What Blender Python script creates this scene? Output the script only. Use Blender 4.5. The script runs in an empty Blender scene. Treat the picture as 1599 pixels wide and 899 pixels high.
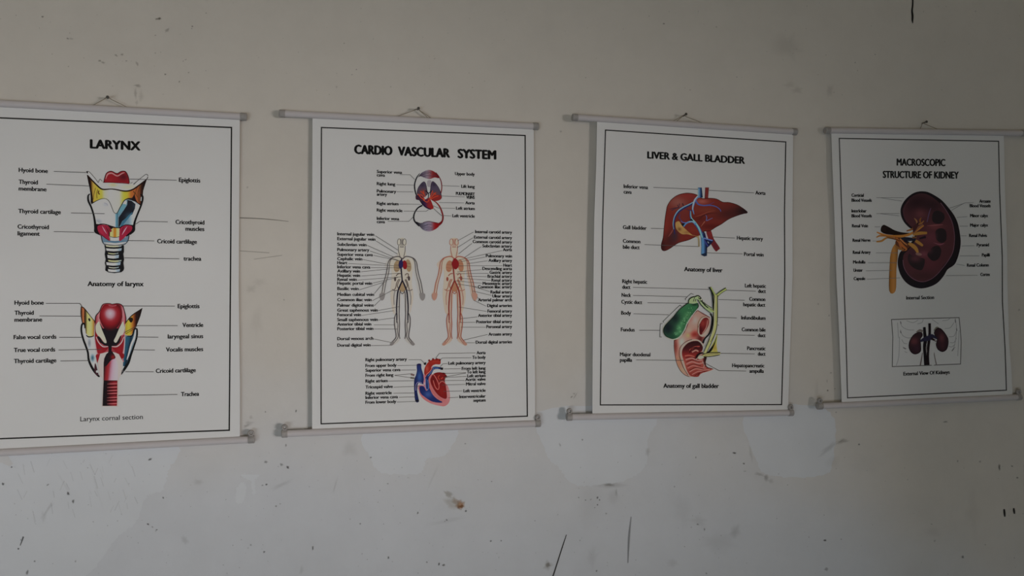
import bpy, bmesh, math, random
from mathutils import Vector, Matrix, Euler
from mathutils.geometry import tessellate_polygon

random.seed(7)
C = bpy.context.scene.collection
W, H = 1599, 899

# ------------------------------------------------------------------ camera
FPX = 1200.0
YAW, PITCH = math.radians(10.6), math.radians(1.2)
CAM = Vector((0.0, -1.75, 1.50))
cd = bpy.data.cameras.new('camera'); cam = bpy.data.objects.new('camera', cd); C.objects.link(cam)
cd.sensor_width = 36.0; cd.lens = FPX * 36.0 / W
cd.clip_start = 0.02
cam.location = CAM
cam.rotation_euler = (math.pi / 2 + PITCH, 0, -YAW)
bpy.context.scene.camera = cam
ROT = Euler((math.pi / 2 + PITCH, 0, -YAW)).to_matrix()

# ------------------------------------------------------------------ light
sc = bpy.context.scene
sc.view_settings.view_transform = 'Standard'
sc.view_settings.look = 'None'
sc.view_settings.gamma = 1.0
sc.view_settings.use_curve_mapping = False
sc.view_settings.exposure = 0.0
wd = bpy.data.worlds.new('daylight'); sc.world = wd; wd.use_nodes = True
wd.node_tree.nodes['Background'].inputs[0].default_value = (0.62, 0.74, 0.95, 1)
wd.node_tree.nodes['Background'].inputs[1].default_value = 0.02

def area(name, loc, target, sx, sy, power, col):
    l = bpy.data.lights.new(name, 'AREA'); l.shape = 'RECTANGLE'; l.size = sx; l.size_y = sy
    l.energy = power; l.color = col
    o = bpy.data.objects.new(name, l); C.objects.link(o)
    o.location = loc
    o.rotation_euler = (Vector(target) - Vector(loc)).to_track_quat('-Z', 'Y').to_euler()
    return o

area('bright_yard_light', (14.0, -15.0, 0.95), (0.8, 0.0, 1.45), 7.0, 3.0, 1990, (1.0, 0.920, 0.885))
area('low_fill_light', (-1.9, -3.6, 0.5), (-0.6, 0.0, 1.1), 2.4, 0.9, 9, (0.95, 0.94, 0.90))  # added fill behind the camera, lifts the left of the wall; no doorway there
area('low_cool_fill_light', (-1.6, -4.4, 0.35), (-0.6, 0.0, 1.1), 2.4, 0.7, 24, (0.74, 0.87, 1.0))  # second added fill, low and bluish, brightens and cools the lower wall
area('warm_upper_fill_light', (0.0, -4.4, 2.7), (0.0, 0.0, 1.6), 2.0, 1.0, 4.5, (1.0, 0.74, 0.45))  # added warm fill for the upper wall, stands for no known fitting

# ------------------------------------------------------------------ helpers
def ray(u, v):
    d = ROT @ Vector(((u - (W - 1) / 2) / FPX, -(v - (H - 1) / 2) / FPX, -1.0))
    return d

def on_wall(u, v, off=0.0):
    """point standing `off` metres in front of the wall plane y = 0"""
    d = ray(u, v)
    return CAM + d * ((-off - CAM.y) / d.y)

def s2l(c):
    c /= 255.0
    return c / 12.92 if c <= 0.04045 else ((c + 0.055) / 1.055) ** 2.4

def link(name, me, mat, parent=None):
    o = bpy.data.objects.new(name, me); C.objects.link(o)
    if mat is not None and not me.materials:
        me.materials.append(mat)
    if parent is not None:
        o.parent = parent
        if parent.parent is None:          # parts keep their world coordinates under the root Empty
            o.matrix_parent_inverse = Matrix.Translation(-parent.location)
    return o

def tag(o, label, cat, group=None):
    o['label'] = label; o['category'] = cat
    if group: o['group'] = group
    return o

def bm_mesh(name, bm, smooth=True):
    me = bpy.data.meshes.new(name); bm.to_mesh(me); bm.free()
    if smooth:
        for p in me.polygons: p.use_smooth = True
    return me

# ------------------------------------------------------------------ materials
def material(name, col, rough=0.6, spec=0.3):
    m = bpy.data.materials.new(name); m.use_nodes = True
    b = m.node_tree.nodes['Principled BSDF']
    b.inputs['Base Color'].default_value = (*col, 1)
    b.inputs['Roughness'].default_value = rough
    b.inputs['Specular IOR Level'].default_value = spec
    return m

def noisy(m, scale, amount, bump=0.0, bscale=None, detail=4):
    nt = m.node_tree; n = nt.nodes; b = n['Principled BSDF']
    geo = n.new('ShaderNodeNewGeometry')
    nz = n.new('ShaderNodeTexNoise'); nz.inputs['Scale'].default_value = scale; nz.inputs['Detail'].default_value = detail
    nt.links.new(geo.outputs['Position'], nz.inputs['Vector'])
    mr = n.new('ShaderNodeMapRange'); mr.inputs['To Min'].default_value = 1 - amount; mr.inputs['To Max'].default_value = 1 + amount
    mr.inputs['From Min'].default_value = 0.25; mr.inputs['From Max'].default_value = 0.75
    nt.links.new(nz.outputs['Fac'], mr.inputs['Value'])
    hv = n.new('ShaderNodeHueSaturation'); hv.inputs['Color'].default_value = b.inputs['Base Color'].default_value
    nt.links.new(mr.outputs['Result'], hv.inputs['Value'])
    nt.links.new(hv.outputs['Color'], b.inputs['Base Color'])
    if bump:
        n2 = n.new('ShaderNodeTexNoise'); n2.inputs['Scale'].default_value = bscale or scale; n2.inputs['Detail'].default_value = 6
        nt.links.new(geo.outputs['Position'], n2.inputs['Vector'])
        bp = n.new('ShaderNodeBump'); bp.inputs['Strength'].default_value = bump; bp.inputs['Distance'].default_value = 0.004
        nt.links.new(n2.outputs['Fac'], bp.inputs['Height'])
        nt.links.new(bp.outputs['Normal'], b.inputs['Normal'])
    return m

M_PAPER = noisy(material('vinyl_paper', (0.77, 0.77, 0.765), 0.55, 0.25), 6.0, 0.012)
M_ROD = noisy(material('rod_plastic', (0.60, 0.565, 0.57), 0.5, 0.25), 30.0, 0.02)
M_CAP = noisy(material('cap_plastic', (0.36, 0.34, 0.325), 0.5, 0.3), 150.0, 0.12)
M_CORD = noisy(material('cord', (0.30, 0.26, 0.20), 0.9, 0.1), 400.0, 0.15)
M_NAIL = noisy(material('nail_steel', (0.06, 0.055, 0.045), 0.5, 0.4), 300.0, 0.2)
M_CREAM = noisy(material('cream_plaster', (0.70, 0.66, 0.58), 0.9, 0.15), 3.0, 0.03)
M_FLOOR = noisy(material('cement_floor', (0.44, 0.50, 0.58), 0.7, 0.3), 5.0, 0.08, 0.2, 40)
M_CEIL = noisy(material('ceiling_paint', (0.78, 0.68, 0.52), 0.9, 0.1), 3.0, 0.03)
M_FRAME = noisy(material('door_frame_wood', (0.25, 0.17, 0.10), 0.6, 0.3), 12.0, 0.1)

def attr_material(name, rough, spec, alpha=False):
    m = bpy.data.materials.new(name); m.use_nodes = True
    nt = m.node_tree; b = nt.nodes['Principled BSDF']
    a = nt.nodes.new('ShaderNodeAttribute'); a.attribute_name = 'ink'
    nt.links.new(a.outputs['Color'], b.inputs['Base Color'])
    b.inputs['Roughness'].default_value = rough
    b.inputs['Specular IOR Level'].default_value = spec
    if alpha:
        nt.links.new(a.outputs['Alpha'], b.inputs['Alpha'])
    return m
M_INK = attr_material('printing_ink', 0.6, 0.1)
M_WASH = noisy(material('whitewash_patch', (0.70, 0.72, 0.745), 0.85, 0.15), 9.0, 0.03, 0.15, 28)
M_STAIN = attr_material('wall_marks', 0.9, 0.12, True)

# wall paint: cream limewash, mottled, with a greyer whitewash coat on its lower part
def wall_material():
    m = bpy.data.materials.new('limewashed_plaster'); m.use_nodes = True
    nt = m.node_tree; n = nt.nodes; L = nt.links; b = n['Principled BSDF']
    b.inputs['Roughness'].default_value = 0.85; b.inputs['Specular IOR Level'].default_value = 0.15
    geo = n.new('ShaderNodeNewGeometry')
    sep = n.new('ShaderNodeSeparateXYZ'); L.new(geo.outputs['Position'], sep.inputs[0])
    nz = n.new('ShaderNodeTexNoise'); nz.inputs['Scale'].default_value = 2.6; nz.inputs['Detail'].default_value = 5
    L.new(geo.outputs['Position'], nz.inputs['Vector'])
    add = n.new('ShaderNodeMath'); add.operation = 'MULTIPLY_ADD'; add.inputs[1].default_value = 0.45
    L.new(nz.outputs['Fac'], add.inputs[0])
    mx = n.new('ShaderNodeMapRange'); mx.interpolation_type = 'SMOOTHSTEP'          # the whitewash peters out to the right
    mx.inputs['From Min'].default_value = 0.8; mx.inputs['From Max'].default_value = 1.6; mx.inputs['To Max'].default_value = 0.45
    L.new(sep.outputs['X'], mx.inputs['Value'])
    zx = n.new('ShaderNodeMath'); zx.operation = 'ADD'; L.new(sep.outputs['Z'], zx.inputs[0]); L.new(mx.outputs['Result'], zx.inputs[1])
    L.new(zx.outputs[0], add.inputs[2])
    mr = n.new('ShaderNodeMapRange'); mr.interpolation_type = 'SMOOTHSTEP'
    mr.inputs['From Min'].default_value = 1.22; mr.inputs['From Max'].default_value = 1.72
    L.new(add.outputs[0], mr.inputs['Value'])
    mix = n.new('ShaderNodeMix'); mix.data_type = 'RGBA'
    mix.inputs[6].default_value = (0.662, 0.678, 0.705, 1)
    mix.inputs[7].default_value = (0.685, 0.645, 0.585, 1)
    L.new(mr.outputs['Result'], mix.inputs[0])
    n2 = n.new('ShaderNodeTexNoise'); n2.inputs['Scale'].default_value = 9; n2.inputs['Detail'].default_value = 8; n2.inputs['Roughness'].default_value = 0.65
    L.new(geo.outputs['Position'], n2.inputs['Vector'])
    m2 = n.new('ShaderNodeMapRange'); m2.inputs['From Min'].default_value = 0.3; m2.inputs['From Max'].default_value = 0.7
    m2.inputs['To Min'].default_value = 0.965; m2.inputs['To Max'].default_value = 1.03
    L.new(n2.outputs['Fac'], m2.inputs['Value'])
    hv = n.new('ShaderNodeHueSaturation'); L.new(mix.outputs[2], hv.inputs['Color']); L.new(m2.outputs['Result'], hv.inputs['Value'])
    L.new(hv.outputs['Color'], b.inputs['Base Color'])
    n3 = n.new('ShaderNodeTexNoise'); n3.inputs['Scale'].default_value = 28; n3.inputs['Detail'].default_value = 8
    L.new(geo.outputs['Position'], n3.inputs['Vector'])
    bp = n.new('ShaderNodeBump'); bp.inputs['Strength'].default_value = 0.22; bp.inputs['Distance'].default_value = 0.004
    L.new(n3.outputs['Fac'], bp.inputs['Height']); L.new(bp.outputs['Normal'], b.inputs['Normal'])
    return m
M_WALL = wall_material()

# ------------------------------------------------------------------ the room
def box_mesh(name, boxes):
    bm = bmesh.new()
    for (a, b_) in boxes:
        x0, y0, z0 = a; x1, y1, z1 = b_
        vs = [bm.verts.new(p) for p in ((x0,y0,z0),(x1,y0,z0),(x1,y1,z0),(x0,y1,z0),(x0,y0,z1),(x1,y0,z1),(x1,y1,z1),(x0,y1,z1))]
        for f in ((0,3,2,1),(4,5,6,7),(0,1,5,4),(1,2,6,5),(2,3,7,6),(3,0,4,7)):
            bm.faces.new([vs[i] for i in f])
    return bm_mesh(name, bm, False)

def struct(name, boxes, mat):
    o = link(name, box_mesh(name, boxes), mat); o['kind'] = 'structure'
    return o

XL, XR, YF, ZT = -2.6, 3.12, -5.6, 3.0
OY0, OY1, OZ0, OZ1 = -5.0, -2.98, 0.76, 1.80            # unseen unglazed window in the right wall, its edges set to shape the light
WALL = struct('wall_back', [((XL - .2, 0, 0), (XR + .2, 0.2, ZT))], M_WALL)
struct('floor', [((XL - .2, YF - .2, -0.1), (XR + .2, 0.2, 0))], M_FLOOR)
struct('ceiling', [((XL - .2, YF - .2, ZT), (XR + .2, 0.2, ZT + .12))], M_CEIL)
struct('wall_left', [((XL - .2, YF, 0), (XL, 0, ZT))], M_CREAM)
struct('wall_front', [((XL - .2, YF - .2, 0), (XR + .2, YF, ZT))], M_CREAM)
struct('wall_right', [((XR, OY1, 0), (XR + .2, 0, ZT)), ((XR, YF, 0), (XR + .2, OY0, ZT)), ((XR, OY0, OZ1), (XR + .2, OY1, ZT)), ((XR, OY0, 0), (XR + .2, OY1, OZ0))], M_CREAM)

# ------------------------------------------------------------------ printed artwork
class Sheet:
    """one hanging paper: its outline as seen, how far each place stands off the wall, and the tone the paper shows"""
    def __init__(s, name, left, right, top, bot, offs, waves, tones, slope):
        s.name = name; s.left = left; s.right = right; s.top = top; s.bot = bot
        s.offs = offs; s.waves = waves; s.tones = tones; s.sl = slope
        s.layer = 0
    def edge(s, pts, v):
        if v <= pts[0][1]: return pts[0][0]
        for (x0, y0), (x1, y1) in zip(pts, pts[1:]):
            if v <= y1:
                t = (v - y0) / (y1 - y0)
                return x0 + (x1 - x0) * t
        return pts[-1][0]
    def st(s, u, v):
        l, r = s.edge(s.left, v), s.edge(s.right, v)
        a = (u - l) / (r - l)
        t0 = s.top[0] + (s.top[1] - s.top[0]) * a; t1 = s.bot[0] + (s.bot[1] - s.bot[0]) * a
        return a, (v - t0) / (t1 - t0)
    def off(s, u, v):
        a, b = s.st(u, v)
        a = min(max(a, -.2), 1.2); b = min(max(b, 0), 1)
        o = s.offs
        base = (o[0] * (1 - a) + o[1] * a) * (1 - b) + (o[3] * (1 - a) + o[2] * a) * b
        env = math.sin(math.pi * b)
        for (amp, fa, fb, ph) in s.waves:
            base += amp * env * math.sin(2 * math.pi * (fa * a + fb * b) + ph)
        return base
    def pt(s, u, v, lift=0.0):
        return on_wall(u, v, s.off(u, v) + lift)
    def slope(s, v):
        return s.sl[0] + s.sl[1] * v
    def ink(s, c, v, gain=1.0):
        """print colour as it would be on white, from the colour seen against the paper's tone there"""
        b = min(max((v - s.top[0]) / (s.bot[0] - s.top[0]), 0), 1)
        out = []
        for i in range(3):
            t = s.tones[0][i] * (1 - b) + s.tones[1][i] * b
            q = min((gain(c) if callable(gain) else gain) * c[i] / t, 1.04) ** 1.3 * t          # deep ink tones
            out.append(min(0.80, max(0.006, 0.77 * s2l(q) / s2l(t))))
        return out

def smooth_path(pts, closed, n=4):
    if len(pts) < 3: return [tuple(p) for p in pts]
    out = []; N = len(pts)
    rng = range(N) if closed else range(N - 1)
    for i in rng:
        if closed: p0, p1, p2, p3 = (pts[(i + k - 1) % N] for k in range(4))
        else:
            p1, p2 = pts[i], pts[i + 1]
            p0 = pts[i - 1] if i else p1
            p3 = pts[i + 2] if i + 2 < N else p2
        for k in range(n):
            t = k / n
            out.append(tuple(0.5 * (2 * p1[j] + (p2[j] - p0[j]) * t + (2 * p0[j] - 5 * p1[j] + 4 * p2[j] - p3[j]) * t * t + (3 * p1[j] - p0[j] - 3 * p2[j] + p3[j]) * t ** 3) for j in range(len(p1))))
    if not closed: out.append(tuple(pts[-1]))
    return out

class Art:
    """a flat printed drawing collected as layered ink polygons on a sheet"""
    STEP = 0.000022
    def __init__(s, sheet, ox=0, oy=0, sc_=1.0, gain=1.0):
        s.sh = sheet; s.gain = gain; s.ox, s.oy, s.k = ox, oy, sc_
        s.verts = []; s.faces = []; s.cols = []; s.n = 0
    def at(s, ox, oy): s.ox, s.oy = ox, oy
    def _p(s, x, y): return (s.ox + x * s.k, s.oy + y * s.k)
    def _lift(s):
        s.n += 1
        return 0.00016 + s.STEP * s.n
    def _emit(s, bm, col):
        lift = s._lift(); base = len(s.verts)
        bm.verts.index_update()
        for v in bm.verts:
            u, w = v.co.x, v.co.y
            s.verts.append(s.sh.pt(u, w, lift))
            c = col((u - s.ox) / s.k, (w - s.oy) / s.k) if callable(col) else col
            s.cols.append((*s.sh.ink(c, w, s.gain), 1.0))
        for f in bm.faces: s.faces.append([base + v.index for v in f.verts])
        bm.free()
    def fill(s, pts, col, smooth=True, grid=None):
        if smooth: pts = smooth_path(pts, True)
        P = [s._p(*p) for p in pts]
        g = grid or (2.0 if callable(col) else 10.0)
        bm = bmesh.new()
        vs = [bm.verts.new((x, y, 0)) for x, y in P]
        for t in tessellate_polygon([[Vector((x, y, 0)) for x, y in P]]):
            try: bm.faces.new([vs[i] for i in t])
            except ValueError: pass
        for ax in (0, 1):
            lo = min(p[ax] for p in P); hi = max(p[ax] for p in P)
            k = math.floor(lo / g) + 1
            while k * g < hi:
                co = [0, 0, 0]; co[ax] = k * g
                no = [0, 0, 0]; no[ax] = 1
                bmesh.ops.bisect_plane(bm, geom=bm.verts[:] + bm.edges[:] + bm.faces[:], dist=1e-5, plane_co=co, plane_no=no)
                k += 1
        s._emit(bm, col)
    def ell(s, cx, cy, rx, ry, col, rot=0, n=20):
        r = math.radians(rot)
        s.fill([(cx + rx * math.cos(a) * math.cos(r) - ry * math.sin(a) * math.sin(r), cy + rx * math.cos(a) * math.sin(r) + ry * math.sin(a) * math.cos(r)) for a in (2 * math.pi * i / n for i in range(n))], col, False)
    def stroke(s, pts, w, col, smooth=True, closed=False):
        """w: one width or one per point"""
        if not isinstance(w, (list, tuple)): w = [w] * len(pts)
        q = [(*p, ww) for p, ww in zip(pts, w)]
        if smooth: q = smooth_path(q, closed)
        # cut long pieces so the ribbon follows the sheet
        P = [(*s._p(x, y), ww * s.k) for x, y, ww in q]
        if closed: P.append(P[0])
        R = [P[0]]
        for a, b in zip(P, P[1:]):
            m = max(1, int(math.hypot(b[0] - a[0], b[1] - a[1]) / 10))
            R += [tuple(a[j] + (b[j] - a[j]) * (i + 1) / m for j in range(3)) for i in range(m)]
        bm = bmesh.new(); prev = None; N = len(R)
        for i, (x, y, ww) in enumerate(R):
            a = R[i - 1] if i else (R[-2] if closed else R[0]); b = R[i + 1] if i + 1 < N else (R[1] if closed else R[-1])
            d1 = Vector((x - a[0], y - a[1])); d2 = Vector((b[0] - x, b[1] - y))
            d1 = d1.normalized() if d1.length > 1e-9 else d2.normalized()
            d2 = d2.normalized() if d2.length > 1e-9 else d1
            t = d1 + d2
            t = t.normalized() if t.length > 1e-6 else d1
            nrm = Vector((-t.y, t.x)); c = max(0.45, abs(t.dot(d1)))
            h = ww * 0.5 / c
            cur = (bm.verts.new((x + nrm.x * h, y + nrm.y * h, 0)), bm.verts.new((x - nrm.x * h, y - nrm.y * h, 0)))
            if prev: bm.faces.new((prev[0], cur[0], cur[1], prev[1]))
            prev = cur
        s._emit(bm, col)
    def raw(s, verts2, faces, col):
        lift = s._lift(); base = len(s.verts)
        for (u, w) in verts2:
            s.verts.append(s.sh.pt(u, w, lift)); s.cols.append((*s.sh.ink(col, w), 1.0))
        for f in faces: s.faces.append([base + i for i in f])
    def build(s, name, parent, label=None, mat=None):
        me = bpy.data.meshes.new(name)
        me.from_pydata([tuple(v) for v in s.verts], [], s.faces)
        at = me.attributes.new('ink', 'FLOAT_COLOR', 'POINT')
        at.data.foreach_set('color', [x for c in s.cols for x in c])
        o = link(name, me, mat or M_INK, parent)
        if label: o['label'] = label
        return o

def mixc(a, b, t): return tuple(x + (y - x) * t for x, y in zip(a, b))
def ramp(stops, axis=0, shear=0.0):
    def f(x, y):
        q = (x + shear * y) if axis == 0 else (y + shear * x)
        if q <= stops[0][0]: return stops[0][1]
        for (a, ca), (b, cb) in zip(stops, stops[1:]):
            if q <= b: return mixc(ca, cb, (q - a) / (b - a))
        return stops[-1][1]
    return f
def blobs(base, lst):
    """base tone with soft spots (cx, cy, rx, ry, colour, amount)"""
    def f(x, y):
        c = base(x, y) if callable(base) else base
        for (cx, cy, rx, ry, col, amt) in lst:
            d = ((x - cx) / rx) ** 2 + ((y - cy) / ry) ** 2
            if d < 4: c = mixc(c, col, amt * math.exp(-d * 1.2))
        return c
    return f

# ------------------------------------------------------------------ lettering
_fc = {}
def glyphs(text, weight, res=3):
    key = (text, weight)
    if key not in _fc:
        cu = bpy.data.curves.new('lettering', 'FONT'); cu.body = text; cu.size = 1.0
        cu.offset = weight; cu.resolution_u = res; cu.dimensions = '2D'; cu.fill_mode = 'BOTH'
        ob = bpy.data.objects.new('lettering', cu)
        me = bpy.data.meshes.new_from_object(ob)
        vs = [(v.co.x, v.co.y) for v in me.vertices]; fs = [tuple(p.vertices) for p in me.polygons]
        bpy.data.objects.remove(ob); bpy.data.curves.remove(cu); bpy.data.meshes.remove(me)
        _fc[key] = (vs, fs)
    return _fc[key]
_vs, _ = glyphs('H', 0.0)
CAPH = max(y for x, y in _vs)

def write(art, text, x0, x1, base, cap, col=(22, 21, 20), weight=0.075):
    """lettering fitted between x0 and x1, baseline at `base` in its middle, capitals `cap` high"""
    vs, fs = glyphs(text, 0.0)
    a = min(x for x, y in vs); b = max(x for x, y in vs)
    k = (x1 - x0) / (b - a); sl = art.sh.slope(base); xm = (x0 + x1) / 2
    d = weight * 0.62 * cap / CAPH
    k = (x1 - x0 - 2 * d) / (b - a)
    for dx, dy in ((-d, 0), (d, 0), (0, -.5 * d), (0, .5 * d)):        # overprinted for a bold face
        pts = []
        for x, y in vs:
            u = x0 + d + (x - a) * k + dx
            pts.append((u, base + dy + (u - xm) * sl - y * cap / CAPH))
        art.raw(pts, fs, col)

def text_part(sheet, parent, name, text, x0, x1, base, cap, weight=0.075, col=(20, 19, 18)):
    a = Art(sheet); a.n = 2
    for i, ln in enumerate([text] if isinstance(text, str) else text):
        if isinstance(text, str): write(a, ln, x0, x1, base, cap, col, weight)
        else: write(a, ln[0], ln[1], ln[2], ln[3], cap, col, weight)
    return a.build(name, parent)

def label(sheet, parent, lines, cap, leaders=(), lw=0.8, lcol=(72, 69, 66), weight=0.075, col=(30, 29, 28)):
    """lines: (text, x0, x1, baseline); leaders: polylines in the frame of the photograph"""
    a = Art(sheet); a.n = 2
    for t, x0, x1, b in lines: write(a, t, x0, x1, b - 0.2, cap, col, weight)
    a.build('label_text', parent)
    for pl in leaders:
        b = Art(sheet); b.n = 40
        b.stroke(pl, lw, lcol, smooth=False)
        b.build('leader_line', parent)

# ------------------------------------------------------------------ poster hardware
def frame_from_axis(d):
    d = d.normalized(); up = Vector((0, -1, 0))
    x = up.cross(d).normalized(); y = d.cross(x)
    return x, y

def tube_bm(bm, pts, radii, seg=20, caps=True):
    rings = []
    for i, p in enumerate(pts):
        d = (pts[min(i + 1, len(pts) - 1)] - pts[max(i - 1, 0)])
        x, y = frame_from_axis(d)
        rings.append([bm.verts.new(p + (x * math.cos(2 * math.pi * k / seg) + y * math.sin(2 * math.pi * k / seg)) * radii[i]) for k in range(seg)])
    for a, b in zip(rings, rings[1:]):
        for k in range(seg):
            bm.faces.new((a[k], a[(k + 1) % seg], b[(k + 1) % seg], b[k]))
    if caps:
        bm.faces.new(rings[0][::-1]); bm.faces.new(rings[-1])
    return bm

def shade_auto(me, ang=40):
    for p in me.polygons: p.use_smooth = True
    bm = bmesh.new(); bm.from_mesh(me)
    for e in bm.edges:
        if len(e.link_faces) == 2 and e.calc_face_angle(0) > math.radians(ang): e.smooth = False
    bm.to_mesh(me); bm.free()

def tube(name, pts, radii, mat, parent, seg=20):
    bm = tube_bm(bmesh.new(), pts, radii, seg)
    bmesh.ops.recalc_face_normals(bm, faces=bm.faces[:])
    me = bm_mesh(name, bm); shade_auto(me)
    return link(name, me, mat, parent)

R_ROD = 0.0075
def end_cap(rod, p, inward, hook):
    """plastic sleeve over the rod's end; the lower ones carry a round hanging ring above"""
    L = 0.013; d = inward.normalized()
    r = R_ROD * 1.14
    bm = bmesh.new()
    tube_bm(bm, [p, p + d * 0.0012, p + d * (L - 0.0006), p + d * L], [r * .86, r, r, r * .96], 24)
    if hook:
        side = Vector((0, -1, 0)); up = side.cross(d) if side.cross(d).z > 0 else -side.cross(d)
        c = p + d * (L * .52) + up * (r + 0.0052) + Vector((0, -0.001, 0))
        ring = []
        n, m_ = 18, 10; R, t = 0.0046, 0.0026
        for i in range(n):
            a = 2 * math.pi * i / n; e = d * math.cos(a) + up * math.sin(a)
            ring.append([bm.verts.new(c + e * (R + t * math.cos(2 * math.pi * j / m_)) + side * (0.0045 * math.sin(2 * math.pi * j / m_))) for j in range(m_)])
        for i in range(n):
            for j in range(m_):
                bm.faces.new((ring[i][j], ring[(i + 1) % n][j], ring[(i + 1) % n][(j + 1) % m_], ring[i][(j + 1) % m_]))
        b0 = c - up * (R + t * 1.2)
        # web joining ring and sleeve
        q = [b0 + d * s1 * 0.0042 + side * s2 * 0.0035 + up * s3 * 0.0022 for s3 in (-1, 1) for s1, s2 in ((-1, -1), (1, -1), (1, 1), (-1, 1))]
        vs = [bm.verts.new(x) for x in q]
        for f in ((0,3,2,1),(4,5,6,7),(0,1,5,4),(1,2,6,5),(2,3,7,6),(3,0,4,7)): bm.faces.new([vs[i] for i in f])
    bmesh.ops.recalc_face_normals(bm, faces=bm.faces[:])
    me = bm_mesh('end_cap', bm); shade_auto(me)
    return link('end_cap', me, M_CAP, rod)

def make_poster(sh, lab, top_rod, bot_rod, cord, nail, nail_lab):
    """top_rod / bot_rod: ((u,v,off), (u,v,off)) end points of the rods; returns the paper part"""
    a, b = (on_wall(*p) for p in top_rod)
    root = bpy.data.objects.new('anatomy_poster', None); C.objects.link(root)
    root.empty_display_size = 0.05
    root.location = (a + b) / 2
    tag(root, lab, 'poster', 'anatomy posters hanging in a row on the wall')
    # paper sheet
    bm = bmesh.new(); NU, NV = 60, 84; g = []
    for j in range(NV + 1):
        row = []
        for i in range(NU + 1):
            s_, t_ = i / NU, j / NV
            v0 = sh.top[0] + (sh.top[1] - sh.top[0]) * s_; v1 = sh.bot[0] + (sh.bot[1] - sh.bot[0]) * s_
            v = v0 + (v1 - v0) * t_
            l, r = sh.edge(sh.left, v), sh.edge(sh.right, v)
            row.append(bm.verts.new(sh.pt(l + (r - l) * s_, v)))
        g.append(row)
    for j in range(NV):
        for i in range(NU):
            bm.faces.new((g[j][i], g[j + 1][i], g[j + 1][i + 1], g[j][i + 1]))
    me = bm_mesh('paper_sheet', bm, False)
    paper = link('paper_sheet', me, M_PAPER, root)
    md = paper.modifiers.new('thickness', 'SOLIDIFY'); md.thickness = 0.0005; md.offset = -1
    rods = []
    for nm, (p0, p1), hook in (('top_rod', top_rod, False), ('bottom_rod', bot_rod, True)):
        A, B = on_wall(*p0), on_wall(*p1); d = (B - A).normalized()
        n = 14
        pts = [A + d * 0.002 + (B - A - d * 0.004) * (i / n) for i in range(n + 1)]
        rod = tube(nm, pts, [R_ROD] * (n + 1), M_ROD, root, 28)
        end_cap(rod, A, d, hook); end_cap(rod, B, -d, hook)
        rods.append((A, B))
    # hanging cord, one strand each side of the nail
    A, B = rods[0]
    def on_rod(u):
        t = (u - top_rod[0][0]) / (top_rod[1][0] - top_rod[0][0])
        return A + (B - A) * t
    bm = bmesh.new()
    N = on_wall(nail[0], nail[1], 0.013)
    for u, side in cord:
        p = on_rod(u); q = p + Vector((0, 0, R_ROD))
        m_ = (q + N) / 2 + Vector((0, 0, -0.0012))
        tube_bm(bm, [q + Vector((0, 0.0005, -0.002)), q * .66 + N * .34 + Vector((0, 0, -.0008)), m_ * .5 + (q + N) * .25, N * .8 + q * .2, N + Vector((side * .0015, 0, .0012))], [0.0008] * 5, 8)
    bmesh.ops.recalc_face_normals(bm, faces=bm.faces[:])
    link('hanging_cord', bm_mesh('hanging_cord', bm), M_CORD, root)
    # nail in the wall: shaft and flat head
    tip = on_wall(nail[0], nail[1], 0.0); tip.y = 0.006
    head = on_wall(nail[2], nail[3], 0.024)
    d = (head - tip).normalized()
    bm = tube_bm(bmesh.new(), [tip, head - d * 0.001, head - d * 0.0009, head - d * 0.0002, head], [0.0016, 0.0017, 0.0030, 0.0033, 0.0028], 14)
    bmesh.ops.recalc_face_normals(bm, faces=bm.faces[:])
    me = bm_mesh('nail', bm); shade_auto(me)
    me.transform(Matrix.Translation(-tip))
    o = link('nail', me, M_NAIL); o.location = tip
    tag(o, nail_lab, 'nail', 'nails the posters hang from')
    return root, paper

def border(sh, paper, pts, w):
    a = Art(sh); a.n = 1
    a.stroke(pts, w, (38, 36, 34), smooth=False, closed=True)
    return a.build('border_line', paper)
K = 1 / 9.9875
DARK = (28, 26, 27)

# ================================================================== poster of the larynx
S1 = Sheet('larynx', [(-26, 160), (-26, 710)], [(374, 184), (373, 300), (372, 450), (374, 600), (374, 690)],
           (160, 182), (704, 686), (0.010, 0.010, 0.011, 0.011), [(0.0012, 1.6, 0.6, 0.4), (0.0008, 0.7, 2.2, 1.0)],
           ((148, 144, 139), (161, 160, 158)), (0.0905, -0.000197))
R1, P1 = make_poster(S1, 'large white wall poster titled LARYNX with two throat drawings, cut off by the left edge',
    ((-66, 157.5, .0105), (385, 182, .0105)), ((-60, 709, .0115), (397, 685, .0115)),
    [(136, -1), (193, 1)], (167, 152, 167.5, 151), 'small dark bent nail holding up the cord of the larynx poster')
border(S1, P1, [(-7, 183.2), (361, 198.5), (359.5, 420), (357.5, 671), (-7, 684.5)], 2.2)
text_part(S1, P1, 'title_text', 'LARYNX', 139.6, 219.3, 232.4, 13.4, 0.105)
text_part(S1, P1, 'caption_text', 'Anatomy of larynx', 136, 224, 446.0, 7.2)
text_part(S1, P1, 'caption_text', 'Larynx cornal section', 124.8, 222.6, 655.3, 7.2, 0.015)
LC = 6.4
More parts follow.
